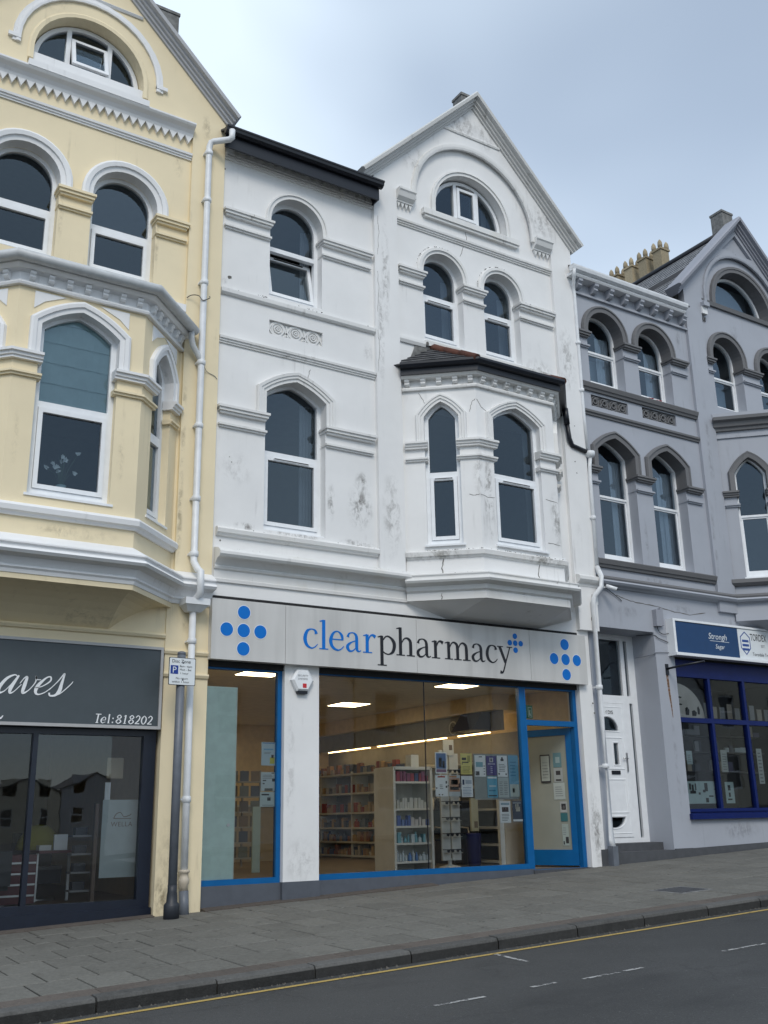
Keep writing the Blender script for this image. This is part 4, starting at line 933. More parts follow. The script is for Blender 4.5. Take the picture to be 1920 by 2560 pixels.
def salon_sign():
    s = thing('shop_sign', 'dark grey salon fascia board with white script lettering and telephone number', 'sign', (2.9, -.06, 2.55))
    m = solid('slate_grey_board', (.055, .070, .080), .45); wm = M['upvc']
    fbox('sign_board', m, s, F0, 1.44, 4.25, 2.575, 3.50, .0, .055)
    MB().plate(F0, [(1.42, 2.55), (4.285, 2.55), (4.285, 3.525), (1.42, 3.525)], [[(1.45, 2.585), (4.252, 2.585), (4.252, 3.492), (1.45, 3.492)]], .072, .0).build('sign_frame', solid('silver_frame', (.42, .42, .42), .35), s)
    d = .0555
    z0, h = 2.895, .205
    def sc(pts, x, w): return [(x+(a+.32*b)*w, z0+b*h, t*h) for a, b, t in pts]
    A_ = [[(.78, .86, .05), (.55, 1.0, .07), (.2, .78, .14), (.0, .3, .18), (.1, .02, .13), (.35, .12, .05), (.62, .6, .05), (.74, .92, .07)], [(.78, .98, .09), (.62, .35, .19), (.66, .03, .12), (.85, .1, .05), (1.1, .5, .04)]]
    V_ = [[(.0, .55, .04), (.12, .85, .06), (.25, .9, .12), (.28, .5, .19), (.34, .06, .14), (.6, .2, .05), (.8, .65, .06), (.72, .98, .1), (.8, .82, .06), (1.05, .8, .04)]]
    E_ = [[(.0, .35, .04), (.35, .45, .05), (.68, .75, .08), (.62, .98, .08), (.4, .92, .08), (.12, .5, .18), (.1, .16, .16), (.3, .0, .08), (.65, .15, .05), (1.0, .55, .04)]]
    S_ = [[(.0, .3, .04), (.3, .75, .05), (.52, 1.2, .08), (.56, 1.0, .1), (.58, .6, .16), (.6, .25, .2), (.45, .0, .12), (.15, -.03, .09), (.05, .12, .1)], [(.5, .0, .05), (.75, .15, .05), (1.1, .6, .05), (1.2, .8, .03)]]
    for k, (st, x, w) in enumerate(((A_, 2.40, .2), (V_, 2.60, .2), (E_, 2.78, .2), (S_, 2.945, .19))):
        b = MB()
        for i, q in enumerate(st): b.stroke(F0, sc(q, x, w), d+.006+i*.0005+k*.0003, d-.001)
        b.build('letter', wm, s, fix=False)
    # telephone number in slanted serif figures
    DG = {'T': [[(.1, 1, .1), (.95, 1, .1)], [(.52, 0, .16), (.52, 1, .16)], [(.3, .03, .07), (.75, .03, .07)]], 'e': [[(.1, .34, .07), (.78, .36, .07)], [(.78, .38, .1), (.7, .62, .1), (.45, .68, .08), (.15, .45, .15), (.14, .2, .15), (.4, .02, .1), (.8, .16, .06)]],
          'l': [[(.45, .02, .16), (.45, 1.05, .16)], [(.25, .03, .07), (.68, .03, .07)]], ':': [[(.4, .05, .16), (.4, .2, .16)], [(.4, .5, .16), (.4, .65, .16)]],
          '8': [[(.5, .54, .12), (.2, .76, .13), (.5, .98, .1), (.8, .76, .13), (.5, .54, .12), (.14, .26, .15), (.5, .02, .1), (.86, .26, .15), (.5, .54, .1)]], '1': [[(.5, .02, .16), (.5, 1, .16)], [(.25, .85, .08), (.5, .98, .08)], [(.28, .03, .07), (.74, .03, .07)]],
          '2': [[(.18, .75, .12), (.45, .98, .1), (.78, .78, .14), (.6, .4, .14), (.16, .05, .08)], [(.14, .06, .12), (.86, .06, .12)]], '0': [[(.5, .98, .09), (.18, .7, .15), (.18, .3, .15), (.5, .02, .09), (.82, .3, .15), (.82, .7, .15), (.5, .98, .09)]]}
    x = 3.485
    for i, ch in enumerate('Tel:818202'):
        wd = .075 if ch not in 'l:' else .05
        b = MB()
        for j, q in enumerate(DG[ch]): b.stroke(F0, [(x+(a+.22*z)*wd, 2.603+z*.10, t*.09) for a, z, t in q], d+.005+j*.0005, d-.001)
        b.build('letter', wm, s, fix=False); x += wd
    b = MB(); b.stroke(F0, [(2.43, 2.64, .02), (2.46, 2.62, .018), (2.485, 2.65, .01)], d+.005, d-.001); b.build('letter', wm, s, fix=False)
salon_sign()

# ================================================================== GREY BUILDING
GB = thing('grey_building', 'lilac grey gabled building with dark grey arch trim and royal blue shop window', 'building', (14.9, 0, .8))
def sheen_slate():  # slate with the roof's light reflection put into its paler colour
    t = NT('pale_sheen_slate'); c = t.mix(t.ramp(t.noise(6, 5, .7, t.map((1, 3, 1))), .35, .68), (.10, .105, .115), (.27, .27, .275)); t.bsdf(c, .55, t.bump(t.noise(30, 3), .3, .01)); return t.m
M['slate_sheen'] = sheen_slate()
def grey_building():
    G, T = M['grey_wall'], M['grey_trim']; cx = 16.36
    A, B, C, E = (15.0, 0), (15.75, -.72), (16.97, -.72), (17.72, 0)
    up = ((11.88, 12.75), (13.125, 13.995)); lo = ((11.87, 12.765), (13.165, 14.045)); g2 = ((15.22, 16.10), (16.62, 17.5))
    holes = [arch_poly(a, b, 8.755, 9.76) for a, b in up]+[arch_poly(a, b, 5.555, 7.50, 'tudor', .27) for a, b in lo]
    holes += [arch_poly(a, b, 8.98, 10.10) for a, b in g2]+[arch_poly(15.50, 17.22, 11.30, 11.32, n=26), [(15.3, 5.3), (17.4, 5.3), (17.4, 8.1), (15.3, 8.1)]]
    holes += [[(11.857, 8.305), (12.745, 8.305), (12.745, 8.52), (11.857, 8.52)], [(13.108, 8.33), (13.985, 8.33), (13.985, 8.545), (13.108, 8.545)]]
    outer = [(11.40, 4.40), (12.852, 4.40), (12.852, 4.06), (18.3, 4.06), (18.3, 11.22), (cx, 13.2), (14.54, 11.34), (14.54, 10.9), (11.57, 10.9), (11.57, 5.0), (11.40, 5.0)]
    MB().plate(F0, outer, holes, 0, -.28).build('wall', G, GB)
    c, r = cx, 1.20
    hole = [(15.0, 4.9), (17.75, 4.9), (17.75, 11.14), (c+r, 11.14)]+[(c+r*math.cos(PI*i/30), 11.32+r*math.sin(PI*i/30)) for i in range(31)]+[(c-r, 11.14), (15.0, 11.14)]
    MB().plate(F0, [(14.535, 4.9), (18.2, 4.9), (18.2, 11.33), (cx, 13.21), (14.535, 11.345)], [hole, [(15.88, 12.62), (16.84, 12.62), (cx, 13.07)]], .06, -.002).build('gable_front', G, GB)
    coping(GB, M['cope_lilac'], [(14.34, 11.16, .06), (cx, 13.22, .06), (18.38, 11.16, .06)])
    flue('ridge_block', GB, 16.44, 16.78, .24, .54, 13.1, 13.86)
    hood(F0, GB, M['grey_wall'], c-r, c+r, 11.14, 11.32, prof=[(-.03, -.02), (-.03, .02), (0, .03), (.05, .03), (.06, -.02)], d=.06)
    hood(F0, GB, T, 15.50, 17.22, 11.30, 11.32, prof=[(-.004, -.2), (-.004, .04), (.06, .045), (.07, .06), (.12, .06), (.13, 0)])
    fanlight(F0, GB, 15.52, 17.20, 11.31, -.2, 0, 0, mullions=False, ft=.05)
    band(F0, GB, T, 15.05, 17.7, 11.26, [(-.05, 0), (-.05, .05), (.03, .07), (.04, 0)])
    fbox('corbel', G, GB, F0, 15.0, 15.16, 11.05, 11.14, 0, .15); fbox('corbel', M['cream_trim'], GB, F0, 15.0, 15.15, 10.9, 11.05, 0, .09)
    teeth(F0, GB, T, 15.0, 15.16, 10.86, .055, .1, 0, .03)
    W2 = [(-.004, -.2), (-.004, .045), (.07, .05), (.08, .07), (.11, .065), (.125, .03), (.125, 0)]
    for a, b in up:
        hood(F0, GB, T, a, b, 9.735, 9.76, prof=W2); window(F0, GB, a-.004, b+.004, 8.80, 9.76, 'round', None, -.2, 9.47, 'sash', .05)
    for a, b in g2:
        hood(F0, GB, T, a, b, 10.03, 10.10, prof=W2); window(F0, GB, a-.004, b+.004, 9.02, 10.10, 'round', None, -.2, 9.72, 'sash', .05)
    for a, b in lo:
        hood(F0, GB, T, a, b, 7.19, 7.50, 'tudor', .27, W2); window(F0, GB, a-.004, b+.004, 5.60, 7.50, 'tudor', .274, -.2, 6.74, 'sash', .055)
    for a0, a1, z in ((11.65, 11.86, 9.755), (12.77, 13.105, 9.755), (14.015, 14.38, 9.755), (11.65, 11.85, 7.20), (12.785, 13.145, 7.20), (14.065, 14.40, 7.20), (15.05, 15.2, 10.03), (16.12, 16.60, 10.03), (17.52, 17.72, 10.03)):
        impost(F0, GB, G, a0, a1, z, into=.2, dark=T)
    SB = [(-.07, -.0), (-.07, .04), (-.03, .055), (-.02, .075), (.05, .10), (.065, .09), (.065, 0)]
    band(F0, GB, T, 11.58, 14.53, 8.665, SB, name='sill_band'); band(F0, GB, T, 11.58, 14.53, 8.18, STR1); band(F0, GB, T, 11.58, 14.52, 5.485, SB, name='sill_band')
    for x0, x1, z0 in ((11.857, 12.745, 8.305), (13.108, 13.985, 8.33)):
        MB().plate(F0, [(x0-.01, z0-.01), (x1+.01, z0-.01), (x1+.01, z0+.225), (x0-.01, z0+.225)], (), -.05, -.06).build('relief_field', T, GB)
        rb = MB()
        for i in range(4):
            qx = x0+.11+i*.22
            for rr, dd in ((.085, .028), (.045, .04)): rb.sweep([F0.p(qx+rr*math.cos(2*PI*k/14), z0+.107+rr*math.sin(2*PI*k/14), -.05) for k in range(14)], [(-.012, 0), (-.008, dd), (.008, dd), (.012, 0)], F0.n, closed=True)
            rb.stroke(F0, [(qx-.1, z0+.03, .02), (qx+.0, z0+.16, .026), (qx+.1, z0+.19, .02)], -.02, -.05)
        rb.build('relief_scroll', T, GB)
    # eaves of the left part
    b = MB(); b.fbox(F0, 11.58, 14.535, 10.42, 10.46, -.01, .05); b.fbox(F0, 11.58, 14.535, 10.46, 10.74, -.01, .012); b.build('frieze', G, GB)
    dentils(F0, GB, G, [11.68+.385*i for i in range(8)], 10.475, 10.66, .01, 'bracket', .09, .17)
    MB().sweep([(11.44, -.02, 0), (14.36, -.02, 0)], [(-.1, 10.66), (.17, 10.66), (.19, 10.69), (.19, 10.72), (-.1, 10.72)], (0, 0, 1), -1).build('eaves_board', M['cream_trim'], GB)
    MB().sweep([(11.42, -.17, 0), (14.36, -.17, 0)], [(.0, 10.72), (.06, 10.72), (.10, 10.75), (.115, 10.80), (.115, 10.83), (.0, 10.83)], (0, 0, 1), -1, smooth=False).build('gutter', M['pipe'], GB)
    b = MB(); b.hexa([(11.5, -.2, 10.83), (14.5, -.2, 10.83), (14.5, 4.5, 13.1), (11.5, 4.5, 13.1), (11.5, -.2, 10.86), (14.5, -.2, 10.86), (14.5, 4.5, 13.15), (11.5, 4.5, 13.15)]); b.build('roof', M['slate'], GB)
    # gable roof: courses of slate, overlapping
    for sx in (-1, 1):
        p, q = Vector((cx+sx*2.05, 0, 11.16)), Vector((cx, 0, 13.27)); n = Vector((sx*.72, 0, .70)); rows = 17
        for i in range(rows):
            a, e = p.lerp(q, i/rows), p.lerp(q, (i+1.15)/rows)
            off = (i % 2)*.14
            bb = MB()
            if sx == -1:
                y = .12
                while y < 5.9:
                    y2 = min(5.95, y+(.28 if y > .13 else .14+off)); h = .014+random.uniform(0, .004)
                    bb.hexa([a+Vector((0, y+.004, 0)), a+Vector((0, y2, 0)), e+Vector((0, y2, 0)), e+Vector((0, y+.004, 0)), a+n*h+Vector((0, y+.004, 0)), a+n*h+Vector((0, y2, 0)), e+n*.003+Vector((0, y2, 0)), e+n*.003+Vector((0, y+.004, 0))]); y = y2
            else: bb.hexa([a+Vector((0, .12, 0)), a+Vector((0, 5.95, 0)), e+Vector((0, 5.95, 0)), e+Vector((0, .12, 0)), a+n*.015+Vector((0, .12, 0)), a+n*.015+Vector((0, 5.95, 0)), e+n*.003+Vector((0, 5.95, 0)), e+n*.003+Vector((0, .12, 0))])
            bb.build('slate_course', M['slate_sheen'], GB)
    MB().tube([(cx, .12, 13.30), (cx, 5.9, 13.30)], .07, 8).build('ridge', M['black'], GB)
    b = MB(); b.face([(14.5, .05, 10.85), (14.5, 5, 10.85), (14.5, 5, 11.36), (14.5, .05, 11.36)]); b.build('gable_cheek', M['concrete'], GB, fix=False)
    # chimney stack with five clay pots behind the ridge
    st = wbox('chimney_stack', solid('buff_render', (.36, .28, .17), .9), GB, 17.25, 17.75, 2.55, 5.3, 12.0, 13.75)
    pm = rnd_mat('buff_clay_pot', (.36, .30, .20), .85, .15)
    for y in (2.88, 3.36, 3.83, 4.32, 4.80):
        b = MB(); b.box(17.36, 17.64, y-.13, y+.13, 13.75, 14.56); b.box(17.335, 17.665, y-.155, y+.155, 14.56, 14.61)
        o = b.build('chimney_pot', pm, st)
        for ix, iy in ((-1, -1), (1, -1), (-1, 1), (1, 1)): MB().lathe((17.5+ix*.11, y+iy*.10, 14.61), [(.055, 0), (.06, .08), (.05, .16), (.015, .22)], 8).build('pot_crown', pm, o)
    # cornice over the ground floor
    CP = [(-.05, 5.06), (.03, 5.06), (.05, 5.09), (.12, 5.10), (.15, 5.135), (.13, 5.165), (-.05, 5.165)]
    path = [(11.6, 0, 0), (A[0]-.0, 0, 0), (B[0], B[1], 0), (C[0], C[1], 0), (E[0], 0, 0), (18.3, 0, 0)]
    MB().sweep(path, CP, (0, 0, 1), -1).build('cornice', G, GB)
    MB().sweep(path, [(-.05, 5.166), (.10, 5.166), (.115, 5.20), (.06, 5.25), (-.05, 5.26)], (0, 0, 1), -1).build('cornice_cap', T, GB)
    crack(GB, F0, [(12.05, 4.96), (12.3, 4.90), (12.5, 4.88), (12.9, 4.86), (13.4, 4.80), (13.8, 4.78), (14.2, 4.85)], .014)
    # ---------------- bay
    pl3 = [(p[0], p[1], 0) for p in (A, B, C, E)]
    bs = []
    for (P, Q) in ((A, B), (B, C), (C, E)):
        F, ln = facet(P, Q); c0 = ln/2+.04; hw = .285 if ln < 1.1 else .40
        MB().plate(F, [(0, 5.2), (ln, 5.2), (ln, 8.5), (0, 8.5)], [arch_poly(c0-hw, c0+hw, 5.535, 7.55, 'tudor', .30)], 0, -.13).build('bay_wall', G, GB)
        hood(F, GB, T, c0-hw, c0+hw, 7.24, 7.55, 'tudor', .30, [(-.004, -.1), (-.004, .04), (.06, .05), (.09, .06), (.11, .03), (.11, 0)])
        window(F, GB, c0-hw-.004, c0+hw+.004, 5.58, 7.55, 'tudor', .304, -.09, 6.73, 'sash', .05)
        bs.append((F, ln, c0-hw, c0+hw))
    bay_imposts(GB, G, T, bs, 7.24)
    def ring(name, prof, m): return MB().sweep(pl3, prof, (0, 0, 1), -1).build(name, m, GB)
    ring('bay_cornice', [(-.1, 8.40), (.05, 8.40), (.06, 8.45), (.10, 8.47), (.12, 8.55), (.19, 8.58), (.20, 8.64), (-.1, 8.66)], T)
    ring('bay_parapet', [(-.1, 8.65), (.10, 8.65), (.10, 8.74), (-.1, 8.78)], G)
    ring('bay_string', [(-.1, 8.26), (.03, 8.26), (.03, 8.30), (-.1, 8.30)], G)
    ring('bay_sill', [(-.12, 5.40), (.05, 5.40), (.10, 5.45), (.10, 5.52), (-.12, 5.56)], T)
    ring('bay_base', [(-.2, 4.76), (.06, 4.76), (.03, 5.08), (-.2, 5.08)], G)
    b = MB(); top = [(14.95, 0, 4.77), (15.72, -.76, 4.77), (17.0, -.76, 4.77), (17.78, 0, 4.77)]; low = [(15.6, 0, 4.58), (17.1, 0, 4.58)]
    b.face([top[1], top[2], low[1], low[0]]); b.face([top[0], top[1], low[0]]); b.face([top[2], top[3], low[1]]); b.build('bay_soffit', G, GB, fix=False)
    # ---------------- ground floor
    pl = M['plinth']
    fbox('pier', G, GB, F0, 12.852, 13.30, .92, 4.06, -.5, .0)
    fbox('pier', G, GB, F0, 11.40, 11.60, .92, 4.40, -.5, -.04)
    fbox('shop_wall_below', G, GB, F0, 13.30, 18.3, .9, 1.385, -.25, -.012)
    b = MB(); b.hexa([F0.p(13.25, .7, -.2), F0.p(18.3, .9, -.2), F0.p(18.3, .9, .012), F0.p(13.25, .7, .012), F0.p(13.25, .945, -.2), F0.p(18.3, 1.06, -.2), F0.p(18.3, 1.06, .012), F0.p(13.25, .945, .012)]); b.build('plinth', pl, GB)
    fbox('plinth', pl, GB, F0, 12.86, 13.27, .7, .95, -.2, .02); fbox('plinth', pl, GB, F0, 11.25, 11.62, .6, .985, -.3, .05)
    # doorway: soffit, cheeks, two steps
    b = MB(); b.fbox(F0, 11.6, 12.852, 4.40, 4.46, -.6, -.285); b.fbox(F0, 12.852, 12.97, 4.055, 4.46, -.6, -.285); b.fbox(F0, 11.40, 11.60, 4.395, 4.46, -.6, -.285); b.build('recess_soffit', G, GB)
    fbox('step', pl, GB, F0, 11.60, 12.90, .6, .935, -.62, .03); fbox('step', pl, GB, F0, 11.60, 12.852, .93, 1.05, -.62, -.22)
    U = M['upvc']; d = -.5
    fr = MB().plate(F0, [(11.60, 1.05), (12.852, 1.05), (12.852, 4.40), (11.60, 4.40)], [[(11.68, 1.13), (12.505, 1.13), (12.505, 3.25), (11.68, 3.25)], [(11.68, 3.38), (12.535, 3.38), (12.535, 4.31), (11.68, 4.31)], [(12.655, 1.12), (12.725, 1.12), (12.725, 3.26), (12.655, 3.26)], [(12.62, 3.38), (12.70, 3.38), (12.70, 4.31), (12.62, 4.31)]], d, d-.07).build('door_frame', U, GB)
    pane(F0, fr, 11.67, 12.545, 3.37, 4.32, d-.04, 'glass'); pane(F0, fr, 12.65, 12.73, 1.11, 3.27, d-.04, 'glass'); pane(F0, fr, 12.61, 12.71, 3.37, 4.32, d-.04, 'glass')
    lc = 12.10
    moon = [(lc+.235*math.cos(PI*i/14), 2.80+.22*math.sin(PI*i/14)) for i in range(15)]; moonl = [(lc+.235*math.cos(PI+PI*i/14), 1.44+.16*math.sin(PI+PI*i/14)) for i in range(15)]
    slot = [(lc+.10, 2.26), (lc+.20, 2.26), (lc+.20, 2.60), (lc+.10, 2.60)]; slot2 = [(lc-.20, 2.26), (lc-.10, 2.26), (lc-.10, 2.60), (lc-.20, 2.60)]
    dr = MB().plate(F0, [(11.685, 1.135), (12.50, 1.135), (12.50, 3.245), (11.685, 3.245)], [moon, moonl, slot, slot2], d+.01, d-.05).build('door', U, GB)
    for q in (moon, moonl, slot, slot2):
        b = MB(); b.face([F0.p(x, z, d-.02) for x, z in q]); b.build('pane', M['glass'], dr, fix=False)
        MB().sweep([F0.p(x, z, d+.01) for x, z in q], [(-.022, 0), (-.015, .012), (.0, .004), (.0, 0)], F0.n, closed=True).build('pane_bead', U, dr)
    for z0, z1 in ((2.20, 2.68), (1.52, 2.02)): MB().sweep([F0.p(x, z, d+.01) for x, z in ((lc-.30, z0), (lc+.30, z0), (lc+.30, z1), (lc-.30, z1))], [(-.02, 0), (-.012, .008), (.0, .008), (.006, 0)], F0.n, closed=True).build('door_moulding', U, dr)
    MB().sweep([F0.p(x, z, d+.01) for x, z in ((11.75, 1.2), (12.45, 1.2), (12.45, 3.18), (11.75, 3.18))], [(-.012, 0), (-.006, .006), (.0, .006), (.004, 0)], F0.n, closed=True).build('door_moulding', U, dr)
    fbox('letterbox', M['black'], dr, F0, lc+.01, lc+.20, 2.105, 2.165, d+.008, d+.022); fbox('handle', M['steel'], dr, F0, 12.455, 12.485, 2.15, 2.45, d+.01, d+.03); MB().tube([F0.p(12.47, 2.36, d+.05), F0.p(12.36, 2.36, d+.05)], .009, 8).build('handle', M['steel'], dr)
    text(F0, 'f DIS', lc-.02, 3.07, .06, d+.012, M['ink'], dr)
    # blue shop window
    R = M['royal']; d = -.05
    xs = [13.31, 14.15, 15.05, 15.95, 16.85, 17.7]; hl = []
    for a, b_ in zip(xs, xs[1:]): hl += [[(a+.03, 1.55), (b_-.03, 1.55), (b_-.03, 2.94), (a+.03, 2.94)], [(a+.03, 3.02), (b_-.03, 3.02), (b_-.03, 3.70), (a+.03, 3.70)]]
    w = MB().plate(F0, [(13.30, 1.48), (17.75, 1.48), (17.75, 3.99), (13.30, 3.99)], hl, d, d-.09).build('shop_window', R, GB)
    for a, b_ in zip(xs, xs[1:]):
        pane(F0, w, a+.02, b_-.02, 1.54, 2.95, d-.05); pane(F0, w, a+.02, b_-.02, 3.01, 3.71, d-.05)
    b = MB(); b.hexa([F0.p(13.28, 1.385, -.1), F0.p(17.8, 1.385, -.1), F0.p(17.8, 1.385, .06), F0.p(13.28, 1.385, .06), F0.p(13.28, 1.49, -.1), F0.p(17.8, 1.49, -.1), F0.p(17.8, 1.465, .06), F0.p(13.28, 1.465, .06)]); b.build('shop_sill', R, w)
    MB().fbox(F0, 13.32, 17.7, 1.50, 1.53, d, d+.02).build('sill_bead', R, w)
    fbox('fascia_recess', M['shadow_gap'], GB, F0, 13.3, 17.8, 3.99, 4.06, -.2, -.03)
    x0, x1, y1, zf, zc = 13.1, 18.2, 3.0, 1.2, 4.0
    b = MB(); b.face([(x0, .12, zf), (x1, .12, zf), (x1, y1, zf), (x0, y1, zf)]); b.face([(x0, .12, zc), (x1, .12, zc), (x1, y1, zc), (x0, y1, zc)]); b.face([(x0, y1, zf), (x1, y1, zf), (x1, y1, zc), (x0, y1, zc)]); b.face([(x0, .12, zf), (x0, y1, zf), (x0, y1, zc), (x0, .12, zc)]); b.face([(x1, .12, zf), (x1, y1, zf), (x1, y1, zc), (x1, .12, zc)])
    b.build('room_wall', solid('craft_shop_dark_wall', (.06, .06, .06)), GB, fix=False)
    b = MB(); b.face([(11.5, .6, 1.0), (12.9, .6, 1.0), (12.9, 2.5, 1.0), (11.5, 2.5, 1.0)]); b.face([(11.5, 2.5, 1.0), (12.9, 2.5, 1.0), (12.9, 2.5, 4.4), (11.5, 2.5, 4.4)]); b.face([(12.9, .6, 1.0), (12.9, 2.5, 1.0), (12.9, 2.5, 4.4), (12.9, .6, 4.4)]); b.face([(11.5, .6, 1.0), (11.5, 2.5, 1.0), (11.5, 2.5, 4.4), (11.5, .6, 4.4)])
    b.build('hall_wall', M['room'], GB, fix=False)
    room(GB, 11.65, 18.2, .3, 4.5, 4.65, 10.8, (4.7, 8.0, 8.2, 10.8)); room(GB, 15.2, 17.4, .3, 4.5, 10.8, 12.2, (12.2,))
    # curtains behind the upper windows
    cm = solid('pale_curtain', (.50, .55, .60), .9)
    for a, z0, z1 in ((12.42, 8.75, 9.9), (13.2, 8.75, 9.3), (13.68, 8.75, 9.9), (12.5, 5.5, 7.5), (13.8, 5.5, 7.5), (13.68, 5.5, 7.4)):
        bb = MB()
        for i in range(8): bb.face([(a+.04*i, .36+.02*(i % 2), z0), (a+.04*(i+1), .36+.02*((i+1) % 2), z0), (a+.04*(i+1), .36+.02*((i+1) % 2), z1), (a+.04*i, .36+.02*(i % 2), z1)])
        bb.build('curtain', cm, GB, fix=False)
    for x0_, x1_, z0, z1 in ((11.9, 12.5, 8.75, 9.45), (15.25, 16.05, 9.0, 9.7), (15.55, 17.1, 11.3, 12.1)):
        b = MB(); b.face([(x0_, .45, z0), (x1_, .45, z0), (x1_, .45, z1), (x0_, .45, z1)]); b.build('net_blind', solid('net_blind_cloth', (.22, .26, .29), .9), GB, fix=False)
    # downpipes between the white and grey buildings
    P = M['pipe']
    pipe(GB, P, [(11.45, -.26, 10.74), (11.47, -.22, 10.62), (11.56, -.09, 10.48), (11.58, -.08, 10.35), (11.58, -.07, 8.0), (11.60, -.07, 7.42)], .030, [(11.58, -.08, 9.4), (11.58, -.075, 8.5)])
    MB().lathe((11.62, -.10, 7.26), [(.04, 0), (.075, .03), (.085, .06), (.085, .11), (.03, .12)], 14).build('hopper', P, GB)
    pipe(GB, P, [(11.62, -.10, 7.27), (11.60, -.09, 7.1), (11.59, -.09, 6.9), (11.585, -.09, 5.35)], .032, [(11.59, -.09, 6.2)])
    pipe(GB, P, [(11.585, -.09, 5.36), (11.56, -.19, 5.18), (11.52, -.22, 5.0), (11.44, -.13, 4.86), (11.41, -.11, 4.75), (11.41, -.10, 3.0), (11.415, -.10, 1.12), (11.42, -.12, 1.02)], .042, [(11.41, -.10, 3.4), (11.413, -.10, 2.2)])
    b = MB(); b.box(11.37, 11.475, -.16, -.05, .70, 1.03); b.build('pipe_shoe', M['post'], GB)
M['cope_lilac'] = render_paint('pale_grey_coping', (.30, .31, .35), (.14, .14, .14), .7, fine=.15)
grey_building()

def craft_sign():
    s = thing('shop_sign', 'blue and white shop fascia sign above the royal blue window', 'sign', (15.0, -.15, 4.05))
    fbox('sign_panel', solid('blue_sign_face', (.006, .045, .135), .5), s, F0, 13.22, 14.80, 4.075, 4.60, .0, .15)
    fbox('sign_panel', M['paper'], s, F0, 14.805, 17.6, 4.075, 4.60, .0, .15)
    b = MB(); b.fbox(F0, 13.16, 17.65, 4.02, 4.068, .0, .19); b.fbox(F0, 13.16, 17.65, 4.607, 4.645, .0, .165); b.fbox(F0, 13.16, 13.212, 4.068, 4.607, .0, .165); b.build('sign_frame', M['upvc'], s)
    text(F0, 'Strongh', 14.02, 4.36, .11, .151, M['paper'], s, shear=.2); text(F0, 'Sagar', 14.18, 4.20, .08, .151, M['paper'], s, shear=.2)
    fbox('rule', M['paper'], s, F0, 14.06, 14.55, 4.325, 4.332, .150, .1525)
    text(F0, 'TORDEX', 15.13, 4.41, .13, .151, M['ink'], s, wscale=.62); text(F0, 'EST.', 15.40, 4.30, .05, .151, solid('grey_ink', (.2, .2, .22)), s); text(F0, 'Torodale Trust', 15.15, 4.14, .06, .151, M['ink'], s)
    cx, cz = 14.99, 4.34
    MB().plate(F0, [(cx, cz+.22), (cx+.13, cz+.12), (cx+.13, cz-.08), (cx, cz-.2), (cx-.13, cz-.08), (cx-.13, cz+.12)], [[(cx, cz+.20), (cx+.115, cz+.11), (cx+.115, cz-.07), (cx, cz-.18), (cx-.115, cz-.07), (cx-.115, cz+.11)]], .153, .149).build('crest_outline', solid('crest_blue', (.02, .07, .28)), s)
    for i in range(3): fbox('crest_bar', solid('crest_blue', (.02, .07, .28)), s, F0, cx-.085, cx+.085, cz+.03-i*.075, cz+.07-i*.075, .1495, .1535)
craft_sign()

